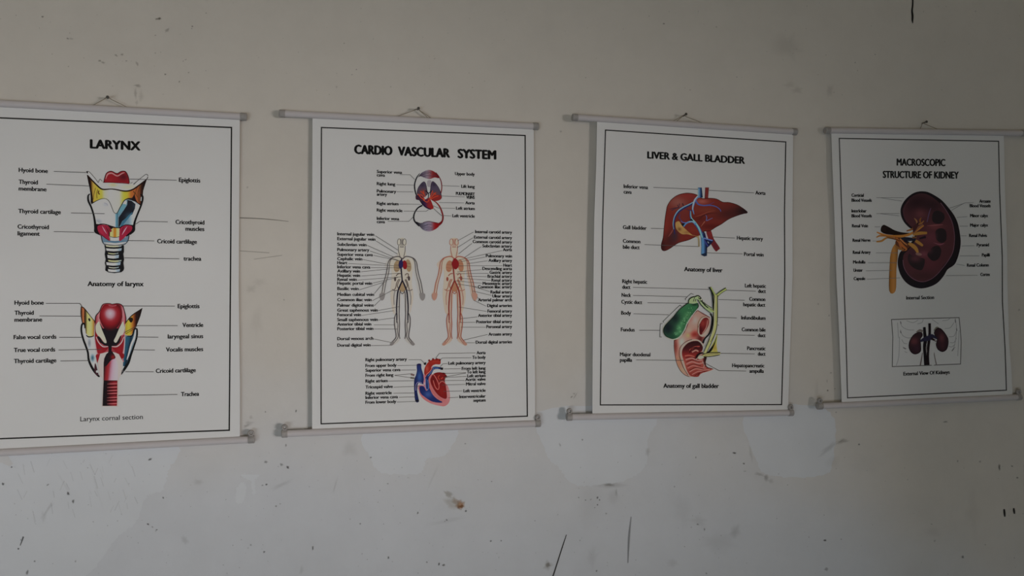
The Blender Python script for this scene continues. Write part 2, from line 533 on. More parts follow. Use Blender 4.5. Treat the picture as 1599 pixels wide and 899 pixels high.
for lines, lead in [
    ([('Hyoid bone', 28.5, 74.4, 268.8)], [[(83.5, 267), (134, 268.8)]]),
    ([('Thyroid', 28.5, 58.8, 287), ('membrane', 28.5, 72.3, 297.6)], [[(72, 287), (138.5, 289.7)]]),
    ([('Thyroid cartilage', 27.9, 94.7, 333)], [[(110.4, 331.8), (162.8, 333)]]),
    ([('Cricothyroid', 26.8, 76, 356.9), ('ligament', 26.8, 61.7, 367.3)], [[(83.5, 361), (146.5, 362.2)]]),
    ([('Epiglottis', 278.6, 312.5, 284)], [[(202, 279), (275.5, 280.8)]]),
    ([('Cricothyroid', 273.4, 318.8, 349.7), ('muscles', 289, 318.8, 360)], [[(211.4, 349.3), (217.8, 345), (261.5, 345.7)]]),
    ([('Cricoid cartlilage', 244.8, 307.2, 379.7)], [[(199.4, 375), (240.4, 375.5)]]),
    ([('trachea', 285.8, 314, 406.4)], [[(194, 402), (279.5, 403.4)]]),
    ([('Hyoid bone', 22, 68, 475.2)], [[(71, 473), (124, 473), (127.5, 477.5)]]),
    ([('Thyroid', 22, 52.3, 491), ('membrane', 22, 65.5, 501.6)], [[(61, 492.6), (126.5, 493)]]),
    ([('False vocal cords', 20.6, 87.7, 528.7)], [[(92, 526), (126.5, 526)]]),
    ([('True vocal cords', 21, 85.8, 548.7)], [[(91, 545.8), (158, 544.8)]]),
    ([('Thyroid cartilage', 21, 87.7, 565.8)], [[(94, 562.9), (139, 562.3)]]),
    ([('Epiglottis', 276.8, 311.3, 480.6)], [[(191, 477.1), (272.6, 477.4)]]),
    ([('Ventricle', 284.2, 317, 510)], [[(194, 518.5), (214.5, 507.7), (276.8, 507.7)]]),
    ([('laryngeal sinus', 261.3, 317, 527.7)], [[(211, 525.5), (246.8, 525.8)]]),
    ([('Vocalis muscles', 258.4, 317, 548)], [[(206.5, 545.5), (241.3, 545.8)]]),
    ([('Cricoid cartlilage', 242.6, 305.5, 581)], [[(195, 579.7), (239.4, 579.7)]]),
    ([('Trachea', 282, 310.6, 617.7)], [[(184, 616.8), (276.5, 615.2)]])]:
    label(S1, P1, lines, LC, lead, 0.9)

# front view of the larynx
a = Art(S1, 110, 255, K)
a.fill([(250,170),(300,235),(420,360),(480,395),(620,390),(700,400),(850,425),(960,400),(1060,330),(1150,270),(1195,215),(1130,420),(1110,640),(1040,660),(880,570),(800,640),(740,780),(690,772),(640,690),(590,595),(520,548),(440,560),(320,620),(305,430),(275,300)],
       ramp([(280,(40,26,20)),(325,(92,62,34)),(345,(158,132,70)),(400,(165,140,62)),(480,(160,146,70)),(525,(158,152,132)),(600,(156,151,146)),(760,(156,151,142)),(830,(160,148,62)),(890,(162,140,58)),(940,(150,96,52)),(1010,(140,84,52)),(1060,(128,78,52)),(1100,(60,36,28)),(1140,(34,24,22))]), False)
for p, w in (([(385,380),(360,480),(350,560)],9),([(420,400),(405,470),(410,540)],9),([(975,430),(1000,470),(960,540)],16),([(1040,360),(1010,460),(1060,540)],9),([(1090,330),(1050,450),(1060,600)],14),([(440,420),(430,450),(450,480)],18)):
    a.stroke(p, w, (92,64,36))
a.fill([(880,545),(960,530),(990,480),(1010,540),(1040,600),(1100,640),(1050,640)], (40,26,28))
a.stroke([(256,165),(285,250),(310,400),(325,500),(330,610)], [8,34,26,30,40], (36,24,20))
a.fill([(240,130),(262,118),(290,130),(335,175),(400,255),(430,292),(445,255),(460,243),(490,275),(520,300),(650,295),(800,300),(905,318),(960,298),(985,322),(1050,260),(1150,180),(1185,165),(1206,190),(1180,240),(1080,330),(960,395),(850,420),(700,395),(620,382),(500,390),(440,350),(330,250),(255,175)],
       blobs((164,158,146), [(660,330,60,30,(150,140,110),.8),(900,360,120,40,(158,146,126),.7)]))
a.stroke([(258,175),(330,255),(430,356),(500,400),(620,395),(700,402),(850,428),(960,405),(1060,338),(1185,238),(1200,200)], [12,20,22,22,16,18,22,22,20,12,10], (40,22,20))
a.stroke([(240,130),(262,118),(290,130),(335,175),(400,255),(430,292),(445,255),(460,243),(490,275)], 8, (58,54,50))
a.stroke([(930,305),(965,292)], 7, (66,60,56)); a.stroke([(980,322),(1050,260),(1150,180),(1185,166),(1206,190)], [14,8,8,9,10], (50,46,44))
a.stroke([(252,118),(262,150)], 20, (34,30,28))
a.fill([(518,290),(525,240),(550,160),(590,125),(640,118),(690,143),(730,150),(780,122),(830,115),(865,135),(900,210),(915,300),(905,308),(820,300),(650,292)],
       blobs((124,36,42), [(820,210,80,60,(70,28,34),.8),(600,260,90,30,(140,56,58),.5),(700,270,200,30,(112,30,38),.5)]))
a.stroke([(545,240),(575,165),(640,148),(700,182),(740,188),(800,150),(840,140)], [8,22,20,18,16,16,8], (158,112,110))
a.stroke([(518,290),(525,240),(550,160),(590,125),(640,118),(690,143),(730,150),(780,122),(830,115),(865,135),(900,210),(915,300)], 11, (54,16,22))
a.stroke([(500,292),(650,295),(915,312)], 8, (70,30,32))
# thyroid cartilage
a.fill([(320,640),(400,582),(480,548),(550,548),(600,590),(640,680),(665,745),(690,772),(745,765),(745,998),(640,975),(540,955),(460,940),(395,890),(350,760)],
       blobs((158,155,152), [(540,640,60,40,(140,138,138),.8),(480,760,150,120,(163,161,158),.6),(430,900,60,40,(120,122,126),.7)]), False)
a.fill([(745,770),(800,630),(840,565),(900,558),(1000,590),(1085,650),(1050,800),(1000,940),(985,975),(850,955),(745,998)],
       ramp([(700,(92,118,128)),(900,(110,128,134)),(960,(150,154,156)),(1060,(166,166,166))]), False)
a.fill([(885,560),(950,580),(1010,630),(1000,700),(960,790),(880,830),(800,900),(760,985),(742,985),(745,840),(830,720),(880,640)], blobs((36,36,42), [(930,820,80,60,(60,86,98),.9),(1000,650,40,60,(60,76,86),.5)]), False)
a.stroke([(960,760),(880,850),(810,930),(790,980)], [10,34,40,30], (66,100,114))
a.stroke([(900,565),(960,580),(1050,640)], 8, (130,138,142))
a.ell(842,608,30,44,(172,172,160), 12)
a.fill([(800,640),(860,640),(830,710),(770,760),(745,800),(720,770)], (96,128,134))
a.fill([(692,785),(715,772),(742,770),(740,998),(715,995),(695,990)], ramp([(690,(140,156,160)),(715,(74,110,122)),(742,(80,104,112))]), False)
a.stroke([(320,625),(400,580),(480,548),(550,548),(600,590),(640,680),(665,745),(692,772),(725,768),(760,700),(800,630),(840,570),(900,545),(960,545)], [16,10,8,7,8,8,7,8,10,12,12,14,16,18], (50,46,44))
a.stroke([(520,610),(560,625),(575,655)], 12, (138,136,138))
for p in ([(300,470),(272,500),(275,580),(320,680),(355,790),(375,900),(385,1000),(395,1060),(470,1105)], [(1085,480),(1118,500),(1120,560),(1092,660),(1040,790),(1000,900),(985,980),(975,1040),(920,1100)]):
    a.stroke(p, [14,24,29,27,27,31,38,48,26], DARK)
a.stroke([(300,500),(298,570)], 16, (165,160,152)); a.stroke([(1100,520),(1096,580)], 14, (150,150,150))
# muscles, cricoid and windpipe
a.at(110, 340)
a.fill([(395,90),(400,215),(450,255),(480,285),(900,285),(940,230),(975,180),(985,90),(960,112),(850,100),(745,150),(640,128),(540,105),(460,95)], (38,22,26), False)
a.fill([(475,265),(560,330),(620,345),(760,345),(800,330),(905,268),(895,350),(860,405),(760,395),(690,400),(600,395),(520,405),(488,350)], blobs((98,114,124), [(690,360,140,30,(74,98,112),.8)]), False)
a.fill([(612,190),(660,152),(762,158),(756,300),(756,350),(620,350),(608,270)], ramp([(610,(172,146,104)),(655,(186,158,112)),(670,(150,104,48)),(700,(166,112,44)),(720,(182,156,108)),(760,(176,158,124))]), False)
a.fill([(615,295),(690,303),(758,295),(758,350),(690,356),(618,350)], (164,164,164), False)
a.stroke([(612,290),(690,300),(758,290)], 9, (60,52,50))
a.fill([(415,135),(470,105),(560,108),(610,150),(640,205),(590,235),(612,345),(575,340),(500,285),(440,230)], blobs((134,42,62), [(480,220,40,60,(150,52,72),.6),(610,180,40,40,(96,40,40),.7)]))
a.fill([(765,165),(850,108),(950,125),(948,190),(880,255),(810,330),(755,350),(762,235)], blobs((134,42,62), [(900,190,50,60,(118,32,50),.7)]))
a.stroke([(490,125),(520,180),(560,245)], [4,18,4], (178,122,132)); a.stroke([(880,130),(840,190),(800,260)], [4,16,4], (182,132,142))
a.stroke([(540,120),(575,190),(600,235)], [4,10,10], (66,24,34)); a.stroke([(840,120),(810,170),(790,230)], [4,9,6], (80,28,40))
a.stroke([(440,215),(520,295),(590,345)], [6,10,8], (84,26,38))
a.stroke([(410,110),(470,92),(550,98),(640,128),(745,150),(850,105),(960,112)], 12, (30,22,26))
a.stroke([(515,385),(600,392),(690,402),(780,392),(865,378)], [14,26,26,26,14], (166,166,164))
a.stroke([(478,270),(488,345),(515,400),(560,412),(690,425),(800,412),(850,402),(892,350),(908,272)], [14,12,10,9,9,9,10,12,14], (34,34,38))
a.fill([(525,415),(560,425),(690,432),(800,420),(828,420),(830,520),(820,560),(832,640),(820,700),(832,780),(822,815),(790,842),(680,858),(590,845),(538,815),(545,750),(532,700),(545,640),(530,560),(540,500)], (30,29,31), False)
for y, x0, x1, h, c in ((437,545,795,24,(180,166,132)),(493,550,795,40,(162,163,158)),(552,580,745,16,(176,162,124)),(602,570,752,50,(162,163,160)),(668,582,792,24,(178,168,120)),(714,552,778,46,(160,163,162)),(772,590,752,16,(172,166,142)),(818,580,768,40,(164,163,156))):
    q = [(x0 + (x1 - x0) * t, y - h / 2 + 10 * math.sin(math.pi * t) - 5) for t in (0, .25, .5, .75, 1)] + [(x0 + (x1 - x0) * t, y + h / 2 + 12 * math.sin(math.pi * t) - 8) for t in (.97, .75, .5, .25, .03)]
    a.fill(q, blobs(c, [(x1 - 20, y, 50, 40, (112,126,138), .8)]), False)
a.build('larynx_drawing', P1, 'front view of the larynx with yellow membrane, red muscles and ringed windpipe')

# section of the larynx
a = Art(S1, 100, 465, K)
a.fill([(262,130),(310,160),(400,270),(475,360),(462,590),(380,592),(335,545),(322,430),(290,395),(262,300),(258,220)],
       ramp([(262,(58,36,26)),(285,(150,98,66)),(300,(160,104,70)),(316,(60,44,30)),(335,(70,54,34)),(350,(170,158,104)),(410,(172,164,120)),(445,(164,138,80)),(475,(128,80,52))]), False)
a.fill([(1218,155),(1050,270),(952,390),(945,565),(1000,582),(1050,570),(1080,500),(1115,460),(1185,280)],
       ramp([(950,(150,132,56)),(1010,(164,152,66)),(1050,(160,120,58)),(1090,(120,66,38)),(1115,(50,30,26)),(1200,(34,22,22))]), False)
a.ell(390,335,16,26,(46,40,32),-20); a.fill([(1000,320),(1050,300),(1072,330),(1055,370),(1030,375)], (44,34,26))
a.stroke([(262,128),(310,158),(400,270),(475,362)], [10,14,10,10], (34,26,22)); a.stroke([(1218,155),(1050,270),(952,390)], [8,14,10], (34,24,22))
a.stroke([(262,130),(258,220),(266,300),(285,400)], [10,14,14,12], (40,28,24)); a.stroke([(318,190),(320,300),(322,430)], [8,12,10], (50,36,28))
a.stroke([(960,555),(1090,475)], 7, (50,40,30))
# side cartilages
a.fill([(278,440),(300,420),(322,440),(336,580),(380,620),(470,600),(490,700),(490,900),(490,1060),(470,1070),(440,1040),(395,940),(370,800),(310,620),(282,520)], blobs((164,164,166), [(390,700,22,70,(104,108,112),.9),(440,930,26,50,(44,84,96),1.0),(420,800,30,60,(150,156,160),.5)]), False)
a.fill([(945,600),(1050,590),(1080,500),(1095,470),(1132,475),(1110,640),(1040,880),(965,1060),(915,1060),(925,850)], ramp([(1080,(52,90,104)),(1140,(46,78,94)),(1165,(28,36,48)),(1195,(70,96,108)),(1235,(164,166,168))], 0, 0.20), False)
a.stroke([(1112,490),(1090,610),(1045,720),(1010,850),(975,960)], [18,26,28,26,10], (164,164,164))
a.stroke([(340,575),(370,600),(420,600),(462,585)], [10,18,16,10], (26,26,24)); a.stroke([(940,585),(1000,590),(1060,580),(1085,500),(1110,462)], [8,14,22,20,14], (26,24,24))
a.stroke([(318,470),(316,410),(292,394),(270,425),(266,520),(295,640),(340,760),(368,850),(380,960),(420,1060),(470,1140),(530,1210),(552,1222)], [12,22,27,28,28,29,30,30,32,36,38,30,14], DARK)
a.stroke([(1100,480),(1128,478),(1134,530),(1125,620),(1080,760),(1035,890),(1000,1000),(945,1090),(885,1190)], [14,24,28,28,30,33,38,42,14], DARK)
a.fill([(480,1010),(520,1130),(530,1210),(470,1150)], (70,44,50)); a.ell(512,1142,20,20,(160,158,158)); a.ell(910,1135,14,16,(90,86,86))
# body of the section
a.fill([(585,105),(640,80),(700,82),(740,95),(790,84),(845,82),(905,112),(945,220),(962,330),(942,420),(940,620),(938,800),(920,950),(900,1000),(560,1050),(540,980),(500,850),(478,700),(478,420),(485,310),(535,225)],
       ramp([(478,(104,32,44)),(505,(140,78,82)),(540,(166,116,116)),(600,(150,84,86)),(880,(120,48,54)),(915,(166,120,122)),(940,(150,90,94)),(962,(112,40,48))]))
a.fill([(485,560),(500,540),(540,640),(600,735),(690,750),(640,830),(560,862),(520,850),(498,730)], blobs((124,34,42),[(560,820,50,50,(140,46,52),.6)]))
a.fill([(930,580),(900,600),(870,700),(810,745),(735,750),(790,820),(850,862),(905,850),(925,730)], blobs((124,34,42),[(850,810,50,50,(138,40,46),.6)]))
a.stroke([(497,600),(530,680),(600,752),(680,752)], [8,14,16,12], (172,148,146)); a.stroke([(925,600),(890,690),(820,752),(740,752)], [8,14,16,12], (172,148,146))
a.stroke([(470,590),(480,700),(505,850),(530,980)], [6,12,14,12], (166,140,140)); a.stroke([(945,590),(942,700),(930,860)], 11, (170,150,150))
a.fill([(545,370),(600,470),(720,470),(840,470),(895,370),(870,470),(790,620),(775,680),(800,690),(850,640),(868,588),(888,590),(862,690),(812,738),(740,745),(736,840),(690,840),(686,745),(620,735),(560,690),(512,610),(522,585),(555,605),(600,675),(655,690),(640,620),(580,500)], (34,28,32), False)
def bulb(x, y):
    d = math.hypot((x - 715) / 165, (y - 235) / (200 if y > 235 else 150))
    return ramp([(0,(164,150,154)),(.35,(152,124,130)),(.62,(132,50,56)),(.9,(120,32,38)),(1.12,(92,28,34)),(1.4,(34,28,32)),(1.8,(34,28,32))])(d, 0)
a.fill([(600,125),(650,92),(740,105),(840,95),(885,180),(900,290),(870,390),(800,480),(720,530),(640,490),(580,400),(550,310),(560,215)], bulb)
a.stroke([(690,112),(750,122),(810,112)], 9, (150,96,104)); a.stroke([(745,94),(690,80),(600,100),(545,210),(490,280),(478,390)], [9,10,12,12,13,12], (48,16,24))
a.stroke([(745,94),(830,82),(905,115),(942,220),(962,320),(950,400)], [9,10,12,12,12,10], (52,18,26))
a.stroke([(600,130),(560,215),(550,320)], [6,9,10], (96,26,34)); a.stroke([(860,110),(890,190),(900,300)], [8,9,9], (100,28,34))
a.fill([(540,362),(558,410),(590,500),(640,620),(658,692),(622,692),(570,622),(520,575),(492,520),(492,420)], (166,156,142)); a.fill([(912,362),(928,400),(940,470),(915,560),(870,590),(820,680),(792,692),(772,660),(800,600),(860,460)], (166,156,144))
a.ell(515,905,26,34,(124,36,42)); a.fill([(500,880),(560,870),(545,900),(560,960),(520,1010),(500,950)], (128,38,46)); a.ell(900,898,34,44,(122,34,38))
# windpipe
a.fill([(560,865),(620,850),(690,832),(740,832),(800,850),(850,872),(880,930),(915,990),(885,1190),(850,1250),(842,1690),(585,1690),(602,1250),(552,1210),(520,1000)], (165,152,147), False)
a.at(100, 550)
a.fill([(612,160),(622,90),(645,40),(680,0),(690,-20),(738,-20),(760,0),(795,60),(800,100),(820,130),(836,200),(836,430),(610,430)], ramp([(610,(32,26,32)),(640,(40,28,32)),(670,(96,40,44)),(700,(136,46,50)),(725,(134,54,58)),(750,(152,112,124)),(785,(160,142,150)),(836,(162,152,154))], 0, 0.12), False)
a.fill([(645,40),(680,0),(690,-25),(738,-25),(760,0),(795,60),(790,90),(740,110),(700,150),(660,200),(625,200)], blobs((36,28,32),[(760,70,40,50,(126,38,40),1.0)]))
a.fill([(612,430),(828,432),(826,640),(820,828),(595,830),(602,640)], ramp([(600,(32,26,30)),(670,(36,27,31)),(720,(96,32,38)),(780,(128,44,50)),(826,(116,38,44))]), False)
for y in (485,540,590,635,700,742,795): a.stroke([(665,y+3),(740,y),(824,y-4)], [3,12,13], (160,98,100))
for y in (440,512,565,612,660,722,768): a.stroke([(640,y+2),(740,y),(824,y-2)], [10,13,10], (58,16,22))
a.build('larynx_section_drawing', P1, 'cut section of the larynx with red epiglottis bulb and banded trachea')

# ================================================================== poster of the cardiovascular system
S2 = Sheet('cardio', [(487.5, 180), (487, 300), (485.5, 400), (486.5, 520), (487, 675)], [(833, 200), (833.5, 330), (833, 480), (835, 600), (835, 660)],
           (180, 199), (674, 658), (0.011, 0.0105, 0.012, 0.013), [(0.0012, 0.8, 1.6, 0.6), (0.0006, 1.8, 0.7, 2.0)],
           ((147, 143, 138), (160, 159, 157)), (0.0840, -0.000180))
R2, P2 = make_poster(S2, 'white wall poster titled CARDIO VASCULAR SYSTEM with two small human figures and a heart',
    ((435.5, 176.5, .0115), (840.5, 197, .011)), ((439, 676.5, .014), (843.5, 660, .0125)),
    [(612, -1), (663, 1), (668, 1)], (651.5, 170, 653, 168.5), 'small dark nail holding up the cord of the cardiovascular poster')
border(S2, P2, [(501.5, 198.5), (819.5, 211), (820.5, 430), (823, 649), (501, 661), (500.5, 430)], 1.9)
text_part(S2, P2, 'title_text', [('CARDIO', 552.4, 612.6, 240.4), ('VASCULAR', 620.5, 702.5, 243.6), ('SYSTEM', 713.8, 774.7, 247.0)], 0, 0, 0, 13.6, 0.10)
CC = 4.7; TW = 0.09; TC = (34, 33, 32)
ctop = [
    ([('Superior vena', 587.7, 627.5, 270.4), ('cava', 587.7, 600.8, 275.2)], [[(624, 272.2), (640, 272.3), (647, 279.5)]]),
    ([('Right lung', 587.7, 617, 289)], [[(618.5, 287.7), (646, 288.5)]]),
    ([('Pulmonary', 587.7, 618.3, 300.5), ('artery', 587.7, 604, 305.3)], [[(619, 298.7), (645, 299)]]),
    ([('Right atrium', 587.7, 622, 319.7)], [[(623.5, 318), (657, 318.5)]]),
    ([('Right ventricle', 587.7, 628, 330.3)], [[(630, 329), (665, 329.3), (669, 326.5)]]),
    ([('Inferior vena', 587.7, 623, 343.1), ('cava', 587.7, 600.8, 348)], [[(605, 344.8), (638, 345), (645, 338)]]),
    ([('Upper body', 709.8, 741, 273.4)], []),
    ([('Lift lung', 719.6, 741, 293)], [[(690, 289.3), (717, 290.2)]]),
    ([('PULMONARY', 711.2, 741, 304.4), ('VEINS', 727.4, 741, 310)], [[(688, 305.3), (725, 306.7)]]),
    ([('Aorta', 726, 741, 318.6)], [[(685, 315.5), (724, 316.3)]]),
    ([('Left atrium', 711.5, 741, 327.2)], [[(676, 320.5), (684, 324.3), (710, 324.7)]]),
    ([('Left ventricle', 705.7, 741, 339)], [[(676.5, 325), (689, 336), (704, 336.5)]])]
def L_(t, x, b, *pts): return ([(t, 526, x, b)], [list(pts)])
def R_(t, x, b, *pts): return ([(t, x, 799.2, b)], [list(pts)])
cbody = [
    L_('Internal jugular vein', 583.9, 367.4, (585.7, 367.4), (620.6, 389.6)), L_('External jugular vein', 585.9, 374.9, (586.8, 375.6), (620.6, 396.3)),
    L_('Subclavian vein', 571.9, 383.6, (572.5, 382.3), (614.2, 400.7)), L_('Pulmonary artery', 576.3, 391.8, (577.2, 391.2), (622, 406)),
    L_('Superior vena cava', 581.9, 399.2, (582.8, 398), (625, 407)), L_('Cephalic vein', 565.4, 405.9, (566.3, 404.5), (603.5, 411.7)),
    L_('Heart', 542, 412, (543.4, 410.8), (628, 415)), L_('Inferior vena cava', 577.9, 418.6, (578.6, 417.2), (626, 417.4)),
    L_('Axillary vein', 562, 425, (563.4, 423.7), (608, 419.2)), L_('Hepatic vein', 562, 431.7, (563.4, 430.4), (622, 425.9)),
    L_('Renal vein', 556.7, 438, (557.6, 436.8), (625.7, 431.5)), L_('Hepatic portal vein', 580.6, 444, (581.4, 441.5), (621, 432.4)),
    L_('Basilic vein', 559.6, 452.4, (560.5, 452), (603.5, 438.6)), L_('Median cubital vein', 583.7, 461.5, (584, 458), (599, 440)),
    L_('Common iliac vein', 579.9, 469.7, (580.8, 469), (614.6, 451.5)), L_('Palmar digital veins', 583.2, 478.2, (584, 476.9), (593.5, 467.5)),
    L_('Great saphenous vein', 589.5, 486, (590.3, 484.2), (623.5, 478)), L_('Femoral vein', 563.4, 493.1, (564.5, 491.8), (614.6, 484.4)),
    L_('Small saphenous vein', 589.5, 500.7, (590.3, 498.9), (615.7, 495.6)), L_('Anterior tibial vein', 579.4, 507.8, (583.4, 506.5), (616.4, 506.5)),
    L_('Posterior tibial vein', 582.6, 514.9, (583.4, 513.1), (619.5, 513.1)), L_('Dorsal venous arch', 582.6, 530.3, (583.4, 528.5), (610.2, 534)),
    L_('Dorsal digital vein', 578.3, 540.5, (579, 539), (610, 538.5)),
    R_('Internal carotid artery', 741.3, 364, (739.2, 361.6), (713.7, 375.6)), R_('External carotid artery', 739.5, 372.5, (738.4, 370.5), (713.7, 386)),
    R_('Common carotid artery', 737.5, 379.4, (736.6, 379.4), (715.9, 395.6)), R_('Subclavian artery', 752.6, 386, (750.8, 384.5), (724, 401.9)),
    R_('Aorta', 784.7, 391.6, (783.8, 390.5), (715, 405.6)), R_('Pulmonary vein', 758, 401.4, (757, 400.7), (719, 407.9)),
    R_('Axillary artery', 762.2, 408.5, (761, 406.5), (729, 411.2)), R_('Heart', 785.3, 415.9, (784.2, 414.3), (715, 414.3)),
    R_('Descending aorta', 752.6, 421.2, (751.5, 420.3), (713.7, 423.9)), R_('Gastric artery', 763.7, 427.2, (762.6, 426), (711.4, 426.8)),
    R_('Brachial artery', 760.6, 433.2, (759.5, 431.5), (729, 430.6)), R_('Renal artery', 766.8, 439.3, (766, 437.2), (713.7, 433.5)),
    R_('Mesenteric artery', 753, 444.4, (752, 441.7), (711.4, 437.9)), R_('Common iliac artery', 745.5, 449.7, (744.4, 447.3), (711.4, 442.4)),
    R_('Radial artery', 765.3, 457.7, (764.2, 454.6), (734.8, 445.7)), R_('Ulnar artery', 768.2, 464, (767, 460.6), (737, 453.5)),
    R_('Arterial palmar arch', 746, 470, (747.7, 466.8), (740.4, 456.8)), R_('Digital arteries', 760.2, 478.9, (758.6, 477.5), (739.2, 468)),
    R_('Femoral artery', 760.6, 487.5, (759.3, 485.5), (715.9, 478.6)), R_('Anterior tibial artery', 745.9, 494.2, (744.8, 494.2), (719.2, 496.9)),
    R_('Posterior tibial artery', 743, 504, (742, 502.5), (715.9, 502.9)), R_('Peroneal artery', 758.8, 511.8, (757.7, 510.3), (719.2, 510.3)),
    R_('Arcuate artery', 762.2, 523.4, (761, 521.6), (723.7, 530.3)), R_('Dorsal digital arteries', 742.1, 535.8, (740.8, 534.5), (727, 534.5))]
def l_(t, x, b, *pts): return ([(t, 570, x, b)], list(pts))
def r_(t, x, b, *pts): return ([(t, x, 758, b)], list(pts))
cheart = [
    l_('Right pulmonary artery', 635, 563, [(637.4, 561), (657, 561), (662.4, 566.6)]), l_('From upper body', 619, 572.2, [(620, 570), (651, 569.6)]),
    l_('Superior vena cava', 625, 579.4, [(626, 577.2), (649, 576.8)]), l_('From right lung', 614, 587.4, [(616, 585.2), (642, 583)], [(616, 585.6), (641, 589)]),
    l_('Right atrium', 605, 596.4, [(606, 594.4), (647, 593.6)]), l_('Tricuspid valve', 613, 605.6, [(614.4, 603.8), (655, 602.4)]),
    l_('Right ventricle', 611.4, 615.4, [(614, 613.4), (648, 612.8)]), l_('Inferior vena cava', 621, 621.8, [(622.4, 619.6), (649, 619)]),
    l_('From lower body', 618.4, 629.2, [(619.4, 627), (648, 626.2)]),
    r_('Aorta', 743.6, 552.4, [(742, 550.4), (685.6, 551.2), (680, 558.6)]), r_('To body', 736.8, 559.6, [(735.6, 557.8), (690, 558.4), (687, 561.6)]),
    r_('Left pulmonary artery', 699.4, 568.4, [(698, 567), (691, 567.4), (687, 572)]), r_('From left lung', 720.4, 576.8, [(719, 575), (693, 575.4)]),
    r_('To left lung', 728.4, 582.4, [(727.4, 581.2), (694, 582.4)], [(727.4, 581.6), (694, 588)]), r_('Left atrium', 729, 588.4, [(728, 587), (694, 588.6)]),
    r_('Aortic valve', 726, 594, [(725, 593.2), (684, 593.6)]), r_('Mitral valve', 727, 601, [(726, 599.4), (690, 600.4)]),
    r_('Left ventricle', 723, 611.6, [(721.6, 609.6), (692, 610.4)]), ([('Interventricular', 716.6, 758, 620.6), ('septum', 738.4, 758, 626.6)], [[(715.4, 619.4), (700, 620.4)]])]
for lines, lead in ctop + cbody + cheart:
    label(S2, P2, lines, CC if len(lines[0][0]) else CC, lead, 0.62, (80, 77, 73), TW, TC)

# the two loops of the circulation
a = Art(S2, 590, 255, K)
a.fill([(620,215),(660,160),(700,128),(780,97),(860,115),(920,165),(948,225),(880,215),(800,240),(720,218),(660,195)], ramp([(630,(44,38,46)),(690,(84,76,86)),(760,(118,106,112)),(810,(118,84,88)),(850,(112,44,42)),(940,(92,18,24))]))
for p in ([(660,190),(720,160),(790,150)],[(700,205),(760,185),(830,190)],[(720,140),(780,130),(830,150)],[(840,200),(880,180),(920,190)]): a.stroke(p, 7, (70,52,62))
a.stroke([(650,150),(600,220),(568,330),(580,440),(615,520),(660,580),(700,640)], [8,18,20,20,20,22,24], (24,20,28))
a.stroke([(900,135),(950,205),(985,290),(992,390),(972,480),(962,545)], [8,13,14,15,18,14], ramp([(150,(84,18,24)),(500,(110,34,36))],1))
a.fill([(770,265),(825,265),(828,355),(790,362),(768,345)], (128,121,121))
for q in ([(712,282),(742,315),(760,400),(768,470),(740,500),(700,520),(640,500),(608,460),(622,385),(665,318)], [(850,278),(890,303),(940,370),(975,455),(985,540),(900,560),(830,530),(812,470),(818,390),(830,310)]):
    a.fill(q, blobs((74,66,78), [(700,450,60,60,(120,62,50),.7),(880,480,70,50,(120,62,50),.7),(690,330,40,40,(52,44,56),.7),(870,320,40,40,(52,44,56),.7)]))
    a.stroke(q, 8, (48,38,48), closed=True)
a.fill([(590,490),(650,500),(720,530),(700,600),(640,570),(590,555)], (64,40,54)); a.fill([(850,500),(975,490),(978,555),(890,582),(830,550)], (116,44,42))
for p in ([(650,480),(690,500),(720,560)],[(660,430),(700,460),(740,520)],[(700,420),(720,480)],[(850,420),(830,480),(800,540)],[(900,450),(860,490),(810,550)],[(940,500),(880,520),(820,555)],[(860,460),(900,480)],[(620,470),(680,540),(740,560)]): a.stroke(p, 13, (156,66,44))
a.stroke([(735,420),(785,465),(780,545)], 13, (26,20,30)); a.stroke([(835,420),(785,465)], 11, (30,22,32))
a.fill([(672,600),(720,570),(780,535),(815,560),(850,640),(864,690),(825,714),(770,702),(710,662)], ramp([(680,(38,30,50)),(740,(70,38,66)),(780,(116,40,46)),(860,(128,36,34))]))
a.stroke([(700,560),(760,600),(800,560)], 14, (148,70,46)); a.stroke([(680,610),(750,680),(820,712)], 16, (40,28,50))
a.stroke([(690,650),(620,690),(570,765),(555,840),(575,905),(640,975)], [22,20,19,20,22,14], (24,20,26))
a.stroke([(830,560),(900,600),(960,670),(1000,770),(1010,850),(985,925),(930,975)], [8,16,20,22,24,24,14], ramp([(560,(120,40,36)),(900,(98,22,26))],1))
a.at(590, 300)
a.fill([(590,455),(650,475),(700,470),(780,448),(860,460),(940,475),(995,440),(945,530),(870,585),(790,606),(710,585),(650,530)], ramp([(600,(26,24,30)),(660,(70,66,72)),(740,(112,106,116)),(830,(122,104,114)),(870,(120,50,52)),(900,(124,24,28)),(990,(92,18,22))]))
for p in ([(680,540),(760,500),(840,500)],[(700,560),(780,540),(860,560)],[(660,510),(720,525),(780,500)],[(740,580),(800,570),(850,580)]): a.stroke(p, 7, (80,72,84))
a.stroke([(700,470),(780,450),(860,462),(930,476)], 9, (60,34,44))
a.build('circulation_diagram', P2, 'red and dark blue loop diagram of blood flow through lungs and heart')

